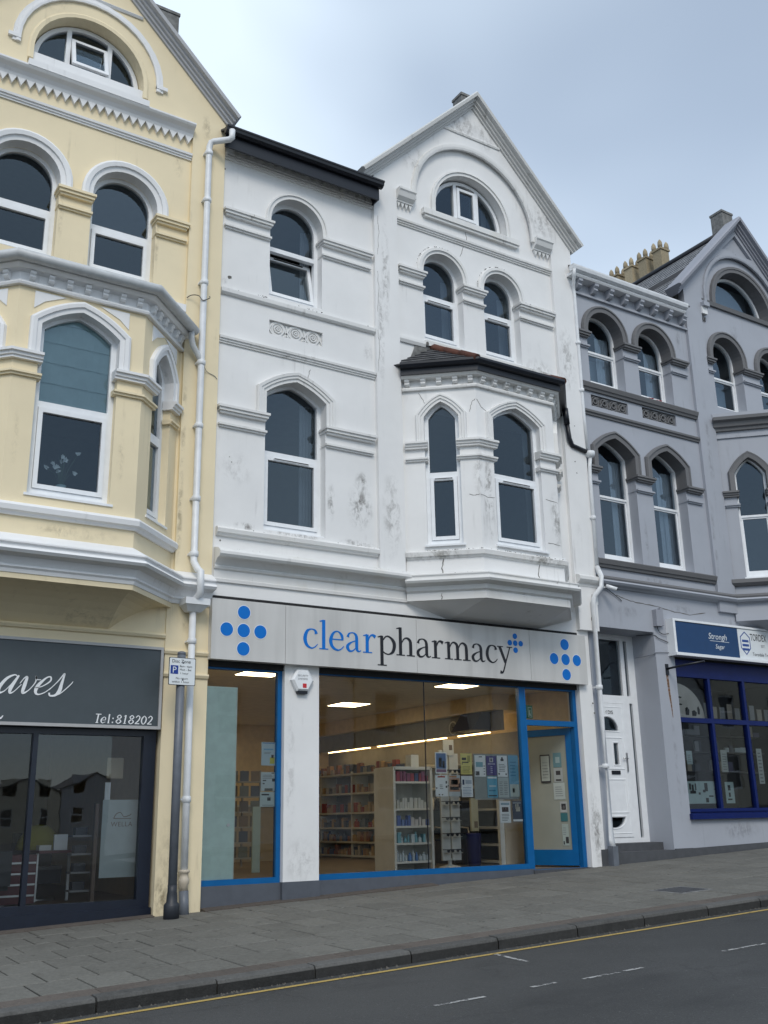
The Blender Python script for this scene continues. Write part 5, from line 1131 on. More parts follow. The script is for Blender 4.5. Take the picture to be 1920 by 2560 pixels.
# ================================================================== GROUND
M['kerb_face'] = rnd_mat('dark_kerb_face', (.034, .034, .033), .8, .2, 20, .6, (.015, .015, .015))  # thin slabs over the kerb fronts, darker than the stones
def street():
    s = .03865
    def sheet(name, m, x0, x1, y0, y1, f, nx=2, ny=2):
        b = MB()
        for i in range(nx):
            for j in range(ny):
                xa, xb = x0+(x1-x0)*i/nx, x0+(x1-x0)*(i+1)/nx; ya, yb = y0+(y1-y0)*j/ny, y0+(y1-y0)*(j+1)/ny
                b.face([(xa, ya, f(xa, ya)), (xb, ya, f(xb, ya)), (xb, yb, f(xb, yb)), (xa, yb, f(xa, yb))])
        return struct(b.build(name, m, fix=False))
    rz = lambda x, y: .313+s*x-.0824-.098
    sheet('road', M['asphalt'], -40, 60, -15.4, -4.09, rz)
    gz = lambda x, y: .313+s*max(-60, min(90, x))-.6
    sheet('ground', M['concrete'], -900, 900, -900, 900, lambda x, y: -6.0 if abs(x) > 60 or abs(y) > 60 else gz(x, y), 30, 30)
    pv = sheet('pavement', M['joint'], -6, 30, -3.99, .3, lambda x, y: .313+s*x+.02*y-.012)
    # paving slabs
    L, Dp = .40, .53; rows = 7
    me = {}
    def slab(lx, ly, m, h=.03, nm='paving_slab'):
        k = (nm, round(lx, 3), round(ly, 3))
        if k not in me:
            b = MB(); e = .006; P = []
            x, y = lx/2, ly/2
            b.v = [Vector(p) for p in [(-x, -y, -h), (x, -y, -h), (x, y, -h), (-x, y, -h), (-x, -y, -e), (x, -y, -e), (x, y, -e), (-x, y, -e), (-x+e, -y+e, 0), (x-e, -y+e, 0), (x-e, y-e, 0), (-x+e, y-e, 0)]]
            b.f = [(8, 9, 10, 11), (0, 1, 5, 4), (1, 2, 6, 5), (2, 3, 7, 6), (3, 0, 4, 7), (4, 5, 9, 8), (5, 6, 10, 9), (6, 7, 11, 10), (7, 4, 8, 11)]; b.sm = [False]*9
            me[k] = b.mesh(nm, m, Vector((0, 0, 0)))
        return me[k]
    rot = (math.atan(.02), -math.atan(s), 0)
    y0 = -3.74
    for r in range(rows):
        yc = y0+Dp*(r+.5); x = 1.35+.25*r*0+(.20 if r % 2 else 0)+random.uniform(-.03, .03)
        xmax = 10.8+1.7*r
        xmin = 1.4+.12*r
        while x < xmax and x < 16.2:
            w = L if random.random() > .12 else .60
            if x+w > xmin:
                q = random.uniform(-.0025, .0025)
                put('paving_slab', slab(w-.016, Dp-.018, M['slab']), (x+w/2, yc, pz(x+w/2, yc)+q), pv, (rot[0]+random.uniform(-.003, .003), rot[1]+random.uniform(-.003, .003), 0))
            x += w
    # cut strip and brown setts along the walls and the kerb
    x = 1.2
    while x < 16.4:
        w = random.choice((.5, .62, .7)); put('edge_strip', slab(w-.006, .228, M['brownband'], nm='edge_strip'), (x+w/2, -3.866, pz(x+w/2, -3.866)+.001), pv, rot); x += w
    kb = tag(thing('kerb', 'row of dark worn granite kerb stones along the pavement edge', 'kerb', (6, -4.05, .4)), 'row of dark worn granite kerb stones along the pavement edge', 'kerb')
    kb['kind'] = 'structure'; del kb['category']
    x = .6; b = None
    while x < 16.6:
        w = random.uniform(.82, .98); ln = w-.014; b = MB(); h = ln/2
        prof = [(-3.985, -.3), (-3.985, .002), (-4.098, -.001), (-4.118, -.008), (-4.126, -.026), (-4.128, -.3)]
        z0 = pz(x+w/2, -4.0)+random.uniform(-.003, .004)
        for sx in (-h, h): b.v += [Vector((x+w/2+sx, yy+random.uniform(-.002, .002), z0+zz+s*sx)) for yy, zz in prof]
        n = len(prof); b.f = [tuple(range(n)), tuple(range(2*n-1, n-1, -1))]+[(i, i+n, (i+1) % n+n, (i+1) % n) for i in range(n)]; b.sm = [False]*len(b.f)
        ks = b.build('kerb_stone', M['kerb'], kb); b = MB()
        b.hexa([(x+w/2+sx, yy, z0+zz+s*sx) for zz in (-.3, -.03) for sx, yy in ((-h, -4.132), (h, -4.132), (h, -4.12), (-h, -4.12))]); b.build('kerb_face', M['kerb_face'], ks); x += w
    # wall-foot strip
    for xa, xb, yb in ((1.4, 4.30, -.11), (4.9, 8.2, -.13)):
        b = MB(); b.hexa([(xa, yb, pz(xa, yb)-.03), (xb, yb, pz(xb, yb)-.03), (xb, .1, pz(xb, 0)-.03), (xa, .1, pz(xa, 0)-.03), (xa, yb, pz(xa, yb)+.012), (xb, yb, pz(xb, yb)+.012), (xb, .1, pz(xb, 0)+.03), (xa, .1, pz(xa, 0)+.03)])
        b.build('wall_foot', M['brownband'], pv)
    # chewing gum and small stains trodden into the slabs
    b = MB()
    for i in range(130):
        x, y = random.uniform(1.6, 13), random.uniform(-3.7, -.2); r = random.uniform(.008, .022); z = pz(x, y)+.0042; k = len(b.v)
        b.v += [Vector((x+r*math.cos(2*PI*j/7)*random.uniform(.7, 1.2), y+r*math.sin(2*PI*j/7)*random.uniform(.7, 1.2), z+s*r*math.cos(2*PI*j/7))) for j in range(7)]; b.f.append(tuple(range(k, k+7))); b.sm.append(False)
    struct(b.build('gum_spots', plain('trodden_gum', (.10, .098, .09), .8, var=.4, scale=3), pv, fix=False), 'stuff')
    # painted lines on the road
    def line(name, m, pts, w, dz=.004):
        b = MB()
        for (xa, ya), (xb, yb) in zip(pts, pts[1:]):
            dx, dy = xb-xa, yb-ya; l = math.hypot(dx, dy); nx, ny = -dy/l*w/2, dx/l*w/2
            b.face([(xa+nx, ya+ny, rz(xa+nx, 0)+dz), (xb+nx, yb+ny, rz(xb+nx, 0)+dz), (xb-nx, yb-ny, rz(xb-nx, 0)+dz), (xa-nx, ya-ny, rz(xa-nx, 0)+dz)])
        return struct(b.build(name, m, fix=False))
    line('road_line', M['yellow_line'], [(.5, -4.30), (6, -4.302), (17, -4.295)], .06)
    for pts in ([(4.2, -5.72), (4.62, -5.73)], [(5.05, -5.71), (5.28, -5.71)], [(5.5, -5.76), (6.12, -5.75)], [(7.08, -5.71), (7.6, -5.72)], [(5.82, -4.3), (5.74, -4.85)]):
        line('road_line', M['white_line'], pts, .042)
    # grit in the gutter
    b = MB()
    for i in range(420):
        x = random.uniform(1.5, 12); y = -4.135-abs(random.gauss(0, .05)); r = random.uniform(.004, .012) if random.random() > .04 else .018; z = rz(x, y)
        if 5.6 < x < 6.4 and random.random() < .5: y -= random.uniform(0, .12)
        b.face([(x-r, y-r*.7, z), (x+r*.8, y-r, z), (x, y+r, z+r*.3)]); b.face([(x-r, y-r*.7, z), (x, y, z+r), (x+r*.8, y-r, z)]); b.face([(x, y+r, z+r*.3), (x+r*.8, y-r, z), (x, y, z+r)]); b.face([(x-r, y-r*.7, z), (x, y+r, z+r*.3), (x, y, z+r)])
    g = b.build('gravel', rnd_mat('gutter_grit', (.13, .12, .105), .9, .3), fix=False); tag(g, 'loose grit lying in the gutter beside the kerb', 'gravel', kind='stuff')
    # inspection cover
    c = thing('inspection_cover', 'dark square metal inspection cover set in the pavement', 'cover', (9.65, -2.98, pz(9.65, -2.98)))
    def flat(nm, m, x0, x1, ya, yb, dz, par, th=.01):
        b = MB(); b.hexa([(x, y, pz(x, y)+z) for z in (dz-th, dz) for x, y in ((x0, ya), (x1, ya), (x1, yb), (x0, yb))]); return b.build(nm, m, par)
    flat('cover_rim', M['concrete'], 9.38, 9.93, -3.24, -2.72, .004, c); pl = flat('cover_plate', M['plinth'], 9.43, 9.88, -3.19, -2.77, .008, c)
    for i in range(5): flat('cover_rib', M['plinth'], 9.46+.085*i, 9.50+.085*i, -3.16, -2.80, .012, pl, .006)
street()

# ================================================================== STREET FURNITURE AND WALL FITTINGS
def parking_sign():
    s = thing('parking_sign', 'grey post with white disc zone parking plate before the cream pilaster', 'parking sign', (4.40, -.36, pz(4.4, -.36)))
    zb = pz(4.4, -.36)-.02; x, y = 4.40, -.36
    MB().lathe((x, y, zb), [(.088, 0), (.088, .15), (.082, .17), (.062, .19), (.058, .26), (.052, .30), (.052, .37)], 18).build('base', solid('dark_post_base', (.022, .026, .034), .5), s)
    MB().tube([(x, y, zb+.36), (x, y, 3.40)], .05, 16).build('post', M['post'], s)
    MB().lathe((x, y, 3.40), [(.048, 0), (.05, .02), (.045, .035), (.02, .045)], 14).build('cap', M['post'], s)
    F = Fr((4.395, y-.055, 0), (1, .03, 0), (.03, -1, 0)); z0, z1, h = 3.035, 3.36, .168
    def rr(a0, a1, b0, b1, r=.012): return [p for (cx, cz, t) in ((a1-r, b0+r, -PI/2), (a1-r, b1-r, 0), (a0+r, b1-r, PI/2), (a0+r, b0+r, PI)) for p in [(cx+r*math.cos(t+PI/2*i/4), cz+r*math.sin(t+PI/2*i/4)) for i in range(5)]]
    pl = MB().plate(F, rr(-h, h, z0, z1), (), .0, -.006).build('plate', M['ink'], s)
    MB().plate(F, rr(-h+.007, h-.007, z0+.007, z1-.007), (), .0015, -.001).build('plate_face', M['paper'], pl)
    d = .0012; I = M['ink']
    text(F, 'Disc Zone', -.135, z1-.062, .040, d, I, pl, wscale=1.02)
    b = MB().plate(F, [(-.148, z1-.195), (-.052, z1-.195), (-.052, z1-.095), (-.148, z1-.095)], (), .003, .0005); b.build('parking_square', solid('sign_blue', (.008, .04, .26), .4), pl)
    text(F, 'P', -.127, z1-.182, .076, .0015, M['paper'], pl)
    text(F, '8am - 6pm', -.035, z1-.112, .024, d, I, pl, wscale=1.1); text(F, 'Mon - Sat', -.035, z1-.152, .024, d, I, pl, wscale=1.15); text(F, '1 hour', -.03, z1-.195, .024, d, I, pl, wscale=1.2)
    text(F, 'No return', -.08, z0+.070, .024, d, I, pl, wscale=1.1); text(F, 'within 1 hour', -.125, z0+.028, .026, d, I, pl, wscale=1.1)
    for zz in (3.10, 3.30): MB().lathe((x, y, zz), [(.055, -.012), (.058, -.01), (.058, .01), (.055, .012)], 14).build('clip', M['post'], s)
parking_sign()
def alarm():
    s = thing('alarm_box', 'white hexagonal burglar alarm box high on the white pier', 'alarm box', (6.19, -.05, 3.08))
    c, z, r = 6.19, 3.235, .155
    H = lambda k, d: [(c+k*r*math.cos(PI/3*i), z+k*r*1.0*math.sin(PI/3*i)) for i in range(6)]
    b = MB(); n = 6; o0, o1 = H(1.06, 0), H(.86, 0)
    b.v = [F0.p(a, q, 0) for a, q in o0]+[F0.p(a, q, .05) for a, q in o0]+[F0.p(a, q, .075) for a, q in o1]
    b.f = [tuple(range(12, 18)), tuple(range(5, -1, -1))]+[(i, (i+1) % 6, 6+(i+1) % 6, 6+i) for i in range(6)]+[(6+i, 6+(i+1) % 6, 12+(i+1) % 6, 12+i) for i in range(6)]; b.sm = [False]*len(b.f)
    b.build('cover', M['upvc'], s)
    text(F0, 'SECURITY', c-.085, z+.045, .024, .0755, solid('alarm_grey', (.2, .2, .2)), s, wscale=1.05); text(F0, 'SYSTEMS', c-.08, z+.002, .024, .0755, solid('alarm_grey', (.2, .2, .2)), s, wscale=1.1)
    fbox('badge', solid('alarm_red', (.55, .02, .03)), s, F0, c-.01, c+.045, z-.10, z-.045, .0745, .0775)
    fbox('strobe', M['black'], s, F0, c-.07, c+.07, z-.175, z-.135, .005, .055)
alarm()
def fittings():
    s = thing('security_camera', 'small white security camera under the cornice where white meets grey', 'camera', (11.80, -.1, 4.95))
    MB().tube([(11.66, -.02, 5.04), (11.70, -.12, 5.03)], .012, 8).build('arm', M['upvc'], s)
    b = MB().tube([(11.70, -.14, 5.05), (11.82, -.26, 4.98)], .033, 10); b.build('body', M['upvc'], s); MB().tube([(11.82, -.26, 4.98), (11.826, -.266, 4.976)], .025, 10).build('lens', M['black'], s)
    MB().lathe((11.64, -.05, 5.03), [(.05, 0), (.05, .05), (.03, .07)], 10).build('mount', M['black'], s)
    s = thing('wall_box', 'pale grey cable box fixed above the white door recess', 'box', (12.92, 0, 4.5))
    fbox('cover', M['cope_lilac'], s, F0, 12.86, 12.98, 4.50, 4.78, 0, .09); fbox('side_unit', M['cope_lilac'], s, F0, 13.0, 13.06, 4.52, 4.82, 0, .06)
    s = thing('flag_bracket', 'black iron bracket with rust streak on the grey pier', 'bracket', (13.1, 0, 3.7))
    fbox('back_plate', M['black'], s, F0, 13.05, 13.11, 3.70, 3.88, 0, .02); MB().tube([(13.08, -.02, 3.80), (13.12, -.28, 3.82), (13.3, -.62, 3.86)], .018, 8).build('arm', M['black'], s)
    b = MB(); b.stroke(F0, [(13.08, 3.70, .05), (13.09, 3.45, .045), (13.11, 3.2, .03), (13.12, 3.0, .01)], .0015, .0005); b.build('rust_streak', M['rust'], s, fix=False)
    cable([(11.66, -.02, 5.45), (11.75, -.03, 5.25), (11.72, -.05, 5.08), (11.86, -.03, 5.02), (12.1, -.02, 4.9), (12.15, -.02, 4.86)], .006, 'thin dark cable looping by the security camera')
    cable([(12.9, -.05, 4.5), (12.95, -.03, 4.42), (13.05, -.03, 4.38), (13.18, -.05, 4.40)], .006, 'black cable from the wall box to the blue sign')
    cable([(12.75, .3, 4.38), (12.84, .02, 4.36), (12.95, -.02, 4.30), (13.16, -.02, 4.25)], .006, 'black cable crossing the door recess corner to the sign')
    cable([(12.80, .42, 4.02), (12.84, .05, 4.03), (12.87, -.015, 4.06), (13.2, -.015, 4.08)], .005, 'grey cable along the pier below the sign', 'post')
    cable([(4.385, -.07, 8.29), (4.44, -.1, 8.33), (4.52, -.15, 8.32), (4.57, -.18, 8.25), (4.66, -.19, 8.30), (4.67, -.17, 8.34)], .006, 'loose dark cable end curling beside the cream downpipe')
    cable([(4.62, -.15, 7.36), (4.70, -.07, 7.28), (4.82, -.06, 7.24), (4.86, -.06, 7.20)], .004, 'thin wire from the cream downpipe to the white wall', 'post')
    # holes and knocks in the render
    for i, (x, z, r) in enumerate(((5.03, 8.82, .035), (5.19, 8.62, .014), (5.0, 4.98, .014), (8.36, 8.60, .03), (11.35, 7.8, .012), (11.30, 7.15, .016), (11.32, 6.95, .014), (5.1, 6.15, .008), (5.13, 6.08, .01), (4.90, 10.55, .02), (11.28, 3.15, .02), (11.30, 3.0, .018), (6.48, 8.60, .01))):
        b = MB(); b.v = [F0.p(x+r*math.cos(t)*random.uniform(.6, 1.2), z+r*math.sin(t)*random.uniform(.5, 1.1), .0655 if x > 11.1 or 8.3 < x < 8.4 else .0025) for t in [2*PI*k/9 for k in range(9)]]; b.f = [tuple(range(9))]; b.sm = [False]
        b.build('knock', M['crack'], WB, fix=False)
def rust():
    t = NT('rust_stain'); b = t.bsdf(t.mix(t.noise(20, 3), (.28, .13, .04), (.20, .09, .03)), .9); tr = t.n('ShaderNodeBsdfTransparent'); mx = t.n('ShaderNodeMixShader')
    t.l(t.ramp(t.noise(30, 4), .35, .65, .25, .8), mx.inputs[0]); t.l(b.outputs[0], mx.inputs[1]); t.l(tr.outputs[0], mx.inputs[2]); t.l(mx.outputs[0], t.out.inputs[0]); return t.m
M['rust'] = rust()
fittings()

# ================================================================== POSTERS
def poster(F, x0, z0, x1, z1, d, col, label, marks=(), name='poster', th=.0015, group=None):
    """sheet of paper with printed blocks: marks = (u0, v0, u1, v1, colour)"""
    s = thing(name, label, 'poster', F.p((x0+x1)/2, z0, d), group)
    w, h = x1-x0, z1-z0
    fbox('sheet', solid('paper_%d_%d_%d' % tuple(int(c*99) for c in col), col, .6), s, F, x0, x1, z0, z1, d-th, d)
    b = {}
    for (u0, v0, u1, v1, c) in marks:
        k = tuple(c); b.setdefault(k, MB()).plate(F, [(x0+u0*w, z0+v0*h), (x0+u1*w, z0+v0*h), (x0+u1*w, z0+v1*h), (x0+u0*w, z0+v1*h)], (), d+.0012, d+.0002)
    for k, m in b.items(): m.build('print', solid('print_%d_%d_%d' % tuple(int(c*99) for c in k), k, .6), s)
    return s
K, Wt, Cy, Pu, Ye, Or, Gr = (.03, .03, .035), (.86, .90, .92), (.10, .36, .55), (.075, .06, .24), (.74, .66, .22), (.50, .26, .14), (.2, .22, .23)
def lines(u0, u1, v0, v1, n, c=Gr, t=.35): return [(u0, v0+(v1-v0)*i/n, u0+(u1-u0)*random.uniform(.75, 1), v0+(v1-v0)*(i+t)/n, c) for i in range(n)]
def posters():
    d = -.125; P = lambda *a, **k: poster(F0, *a, **k)
    P(8.38, 2.08, 8.58, 2.37, d, Wt, 'poster with a blue photograph, top left of the window notices', [(.08, .22, .92, .95, (.10, .20, .42)), (.3, .3, .55, .75, (.35, .45, .6)), (.62, .25, .8, .6, (.05, .06, .1)), (.08, .06, .92, .2, (.25, .12, .22))])
    P(8.37, 1.77, 8.58, 2.06, d, Wt, 'white notice with red heading below the blue photograph poster', [(.2, .88, .8, .95, (.45, .07, .05)), (.45, .93, .55, .97, (.45, .07, .05)), (.84, .6, .95, .72, K), (.84, .4, .95, .5, K), (.05, .36, .15, .42, K), (.25, .06, .36, .11, K), (.5, .06, .6, .11, K)]+lines(.35, .65, .35, .6, 3))
    P(8.60, 1.77, 8.80, 2.06, d, (.55, .60, .62), 'orange and peach poster between two white notices', [(.04, .22, .96, .85, (.52, .30, .20)), (.04, .88, .7, .97, Or), (.12, .3, .85, .45, (.16, .2, .2)), (.2, .55, .8, .78, (.6, .42, .3)), (.86, .4, .98, .6, (.2, .03, .1))])
    P(8.82, 2.07, 9.02, 2.36, d, Ye, 'yellow notice at the top of the window notices', [(.12, .68, .5, .8, K), (.12, .55, .7, .6, K), (.6, .6, .85, .9, (.4, .36, .1)), (.12, .48, .2, .52, K)]+lines(.15, .85, .1, .42, 5, (.35, .3, .1)))
    P(8.82, 1.76, 9.02, 2.05, d, Wt, 'white notice with blue border below the yellow notice', [(.1, .58, .26, .82, (.04, .06, .12)), (.36, .62, .9, .8, (.45, .52, .6))]+lines(.12, .9, .08, .5, 6, (.28, .36, .5)))
    s = thing('notice_board', 'grey backing board behind the group of leaflets in the pharmacy window', 'board', F0.p(9.46, 1.73, -.14)); fbox('board', solid('board_grey', (.27, .31, .31)), s, F0, 9.06, 9.875, 1.73, 2.36, -.148, -.137); fbox('board_trim', M['steel'], s, F0, 9.06, 9.875, 1.722, 1.735, -.148, -.133)
    P(9.07, 2.04, 9.265, 2.34, d, Wt, 'white leaflet with pale blue picture, first on the grey board', [(.1, .45, .75, .68, (.22, .45, .55)), (.05, .06, .4, .25, (.1, .12, .14)), (.14, .1, .3, .2, Wt), (.4, .9, .7, .95, Gr)]+lines(.8, .95, .1, .6, 4))
    P(9.28, 2.06, 9.465, 2.33, d, Pu, 'purple leaflet with a white emblem on the grey board', [(.32, .68, .68, .92, (.6, .6, .65)), (.42, .74, .58, .86, Pu), (.15, .56, .85, .62, (.45, .45, .6))]+[(.4, .12+.1*i, .6, .17+.1*i, (.4, .4, .58)) for i in range(4)])
    P(9.48, 2.04, 9.665, 2.34, d, Wt, 'white leaflet with a black triangle beside the purple one', [(.35, .74, .65, .84, K), (.42, .84, .58, .92, K), (.08, .1, .2, .18, K), (.78, .08, .9, .16, K)]+lines(.15, .85, .25, .65, 5))
    P(9.69, 1.76, 9.875, 2.345, d-.004, (.16, .40, .58), 'long pale blue banner leaflet at the board edge', [(.05, .0, .95, .3, (.50, .58, .55)), (.3, .1, .5, .2, Gr)]+lines(.15, .8, .5, .9, 5, (.08, .25, .42)))
    P(9.28, 1.75, 9.465, 2.045, d, (.12, .42, .60), 'bright cyan leaflet below the purple one', [(.1, .06, .9, .12, K), (.06, .9, .94, .98, Wt), (.2, .5, .85, .58, (.5, .65, .72)), (.15, .3, .8, .36, (.04, .2, .36))])
    P(9.48, 1.75, 9.675, 2.03, d, (.50, .57, .56), 'pale leaflet with printed columns on the grey board', lines(.12, .45, .15, .85, 8)+lines(.55, .9, .15, .85, 8))
    P(9.49, 1.40, 9.685, 1.70, d, Wt, 'white poster with a dark group photograph under the board', [(.18, .5, .8, .72, (.07, .04, .03)), (.25, .62, .35, .7, (.4, .25, .16)), (.5, .6, .6, .7, (.4, .25, .16)), (.1, .82, .9, .92, (.3, .42, .5))]+lines(.15, .85, .1, .45, 5))
    P(9.72, 1.41, 9.905, 1.70, d, (.045, .055, .085), 'dark poster with a pale hand shape under the board', [(.35, .5, .75, .72, (.5, .48, .4)), (.5, .68, .62, .9, (.5, .48, .4)), (.3, .62, .42, .85, (.5, .48, .4)), (.05, .88, .85, .93, (.4, .44, .46)), (.02, .02, .98, .12, Wt)])
    P(5.70, 2.16, 5.905, 2.45, d, (.46, .58, .64), 'pale blue notice with a small yellow figure in the narrow window', [(.58, .08, .9, .35, (.55, .52, .08)), (.68, .32, .84, .46, (.06, .05, .05)), (.1, .94, .9, .98, (.1, .2, .4)), (.15, .66, .8, .72, (.2, .42, .6))]+lines(.2, .7, .5, .6, 2))
    P(5.70, 1.85, 5.905, 2.08, d, (.52, .60, .62), 'torn white notice in the narrow window', [(.12, .52, .35, .58, K), (.75, .5, .95, .66, K), (.12, .36, .25, .42, K), (.25, .0, .8, .14, (.10, .10, .08)), (.7, .92, .9, .97, K)]+lines(.1, .9, .66, .9, 3))
    P(5.69, 1.66, 5.90, 1.84, d, (.48, .58, .58), 'lowest white notice with a dark crescent in the narrow window', [(.48, .4, .7, .62, K), (.55, .5, .7, .68, (.4, .45, .45)), (.1, .76, .6, .86, K), (.15, .08, .9, .12, Gr)])
    FD = Fr((10.66, .98, 0), (10.99-10.66, .16-.98, 0), (-(.98-.16), -(10.99-10.66), 0))
    Q = lambda *a: poster(FD, *a)
    Q(.33, 1.98, .50, 2.40, .024, K, 'black framed certificate on the open blue door', [(.08, .05, .92, .95, (.30, .34, .32))]+lines(.2, .8, .15, .8, 6))
    Q(.55, 2.20, .69, 2.42, .012, (.10, .20, .23), 'small teal notice beside the framed certificate', [(.3, .3, .8, .7, (.25, .34, .36))])
    Q(.55, 1.98, .70, 2.19, .012, (.30, .33, .33), 'small white notice with a dark picture on the open door', [(.25, .5, .75, .8, K), (.2, .08, .8, .2, K)])
    Q(.53, 1.72, .72, 1.97, .012, (.36, .41, .40), 'plain white typed notice on the open door', lines(.15, .85, .2, .85, 5))
    Q(.62, 1.53, .735, 1.69, .012, (.34, .36, .36), 'small notice with a round black emblem on the open door', [(.2, .25, .85, .8, K), (.4, .35, .7, .6, (.3, .3, .3))])
    Q(.62, 1.40, .735, 1.52, .012, (.03, .13, .15), 'dark teal sticker on the open door')
    Q(.63, 1.05, .735, 1.36, .012, (.30, .36, .34), 'lowest white notice on the open door', [(.1, .05, .3, .2, K), (.5, .1, .95, .4, K)]+lines(.15, .6, .5, .9, 4))
    Q(.13, 1.70, .26, 2.0, -.03, (.30, .31, .26), 'pale keypad plate seen through the open door', [(.3, .3, .75, .6, (.06, .06, .05))])
    # green exit sign hung inside the fanlight
    s = thing('exit_sign', 'small green running man exit sign behind the door fanlight', 'sign', F0.p(10.2, 2.88, -.2))
    fbox('plate', solid('exit_green', (.015, .13, .035), .4), s, F0, 10.04, 10.265, 2.90, 3.10, -.2, -.19)
    F = F0; d2 = -.1895; wm = solid('exit_white', (.55, .65, .58), .5)
    MB().plate(F, [(10.175, 2.92), (10.25, 2.92), (10.25, 3.07), (10.175, 3.07)], [[(10.183, 2.928), (10.242, 2.928), (10.242, 3.062), (10.183, 3.062)]], d2+.002, d2).build('door_symbol', wm, s)
    b = MB(); b.stroke(F, [(10.20, 2.94, .012), (10.205, 3.0, .016), (10.215, 3.03, .014)], d2+.002, d2, 3); b.stroke(F, [(10.225, 2.94, .012), (10.21, 2.98, .012)], d2+.0025, d2, 3); b.build('runner', wm, s, fix=False); b = MB(); b.stroke(F, [(10.07, 3.0, .012), (10.10, 2.965, .014), (10.135, 3.01, .012)], d2+.002, d2, 3); b.build('arrow', wm, s, fix=False)
posters()

# ================================================================== INSIDE THE PHARMACY
PROD = {}
def product(kind, col, w, d, h):
    k = (kind, col, w, d, h)
    if k not in PROD:
        b = MB()
        if kind == 'box': b.box(-w/2, w/2, -d/2, d/2, 0, h)
        else: b.lathe((0, 0, 0), [(w*.46, 0), (w*.5, h*.05), (w*.5, h*.62), (w*.42, h*.72), (w*.2, h*.78), (w*.2, h*.84), (w*.24, h*.85), (w*.24, h), (w*.1, h)], 10)
        PROD[k] = b.mesh('boxed_product' if kind == 'box' else 'bottle', solid('pack_%d_%d_%d' % tuple(int(c*99) for c in col), col, .45), Vector((0, 0, 0)))
    return PROD[k]
def interior():
    SH = M['shelf']
    # lit shelving along the side wall
    u = thing('wall_shelving', 'long lit wall shelving full of stock down the pharmacy side wall', 'shelving', (11.0, 5.2, .74))
    wbox('back_panel', M['fascia_grey'], u, 11.22, 11.26, 1.7, 8.25, .74, 2.86)
    for y in (1.7, 3.92, 5.25, 6.6, 7.9): wbox('upright', SH, u, 10.82, 11.22, y-.015, y+.015, .74, 2.42)
    tops = (.80, 1.06, 1.33, 1.62, 2.00, 2.38)
    for z in tops: wbox('shelf', SH, u, 10.80, 11.22, 1.7, 8.2, z-.035, z)
    cols = [(.30, .05, .04), (.42, .30, .16), (.10, .12, .16), (.38, .36, .32), (.24, .10, .05), (.06, .10, .22), (.34, .22, .12)]
    cn = ['dark red', 'tan', 'slate blue', 'pale grey', 'brown', 'navy', 'ochre']; sn = ['lowest', 'second', 'third', 'fourth', 'fifth', 'top']
    for zi, z in enumerate(tops):
        y = 4.6
        while y < 8.1:
            kind = random.choice(('box', 'box', 'bottle')) if zi < 4 else 'box'; col = random.choice(cols[:3] if zi in (2, 3) else cols)
            w = random.choice((.06, .09, .12)) if kind == 'box' else random.choice((.05, .07)); h = random.choice((.10, .13, .16, .19))
            o = put('boxed_product' if kind == 'box' else 'bottle', product(kind, col, .1, w, h), (10.88+random.uniform(0, .03), y, z), None, (0, 0, random.uniform(-.1, .1))); lb = '%s %s on the %s shelf of the lit pharmacy wall shelving' % (cn[cols.index(col)], 'pack' if kind == 'box' else 'bottle', sn[zi]); tag(o, lb, 'product', lb)
            y += w+random.uniform(.01, .07)
    # free-standing display unit facing the window
    u = thing('display_shelving', 'white free-standing shelf unit facing the wide pharmacy window', 'shelving', (8.8, 1.55, .74))
    for x in (8.45, 9.12): wbox('upright', SH, u, x-.02, x+.02, 1.30, 1.85, .74, 2.22)
    wbox('back_panel', SH, u, 8.47, 9.10, 1.80, 1.84, .74, 2.22); wbox('header', SH, u, 8.45, 9.12, 1.3, 1.84, 2.19, 2.235)
    zs = (.88, 1.14, 1.38, 1.63, 2.02)
    for z in zs: wbox('shelf', SH, u, 8.47, 9.10, 1.33, 1.80, z-.03, z)
    pal = [[(.55, .62, .66), (.10, .22, .48), (.5, .56, .6)], [(.12, .25, .5), (.5, .58, .62), (.2, .42, .5)], [(.06, .12, .38), (.12, .2, .45), (.5, .5, .52)], [(.55, .58, .58), (.5, .52, .5)], [(.35, .05, .08), (.05, .08, .2), (.25, .06, .14)]]
    for i, z in enumerate(zs):
        x = 8.53
        while x < 9.06:
            kind = random.choice(('bottle', 'bottle', 'box')) if i < 2 else 'box'; w = random.choice((.035, .045, .06)); h = random.choice((.09, .12, .15)); col = random.choice(pal[i])
            o = put('boxed_product' if kind == 'box' else 'bottle', product(kind, col, w, .08, h), (x+w/2, 1.40, z), None); lb = 'small %s %s on the %s shelf of the white display unit' % (('light', 'coloured', 'mid-toned')[pal[i].index(col)], 'pack' if kind == 'box' else 'bottle', sn[i]); tag(o, lb, 'product', lb); x += w+random.uniform(.004, .02)
    # white box on top of it
    tag(wbox('storage_box', SH, None, 8.86, 9.0, 1.45, 1.6, 2.236, 2.42), 'white box standing on top of the display unit', 'box')
    # sunglasses stand
    u = thing('sunglasses_stand', 'tall white stand of sunglasses behind the pharmacy window notices', 'display stand', (9.55, 1.5, .74))
    b = MB(); b.box(9.40, 9.56, 1.46, 1.49, .86, 2.5); b.build('panel', SH, u); wbox('panel', SH, u, 9.575, 9.74, 1.44, 1.47, .86, 2.45); wbox('panel', SH, u, 9.46, 9.66, 1.43, 1.455, 2.42, 2.66); MB().lathe((9.56, 1.5, .74), [(.18, 0), (.17, .03), (.03, .06), (.03, .15)], 14).build('base', SH, u)
    wbox('mirror', solid('dark_photo', (.14, .10, .07)), u, 9.57, 9.63, 1.428, 1.431, 2.50, 2.58)
    gl = MB()
    for sx in (-1, 1): gl.lathe((0, 0, 0), [(.001, 0), (.001, .001)], 6)
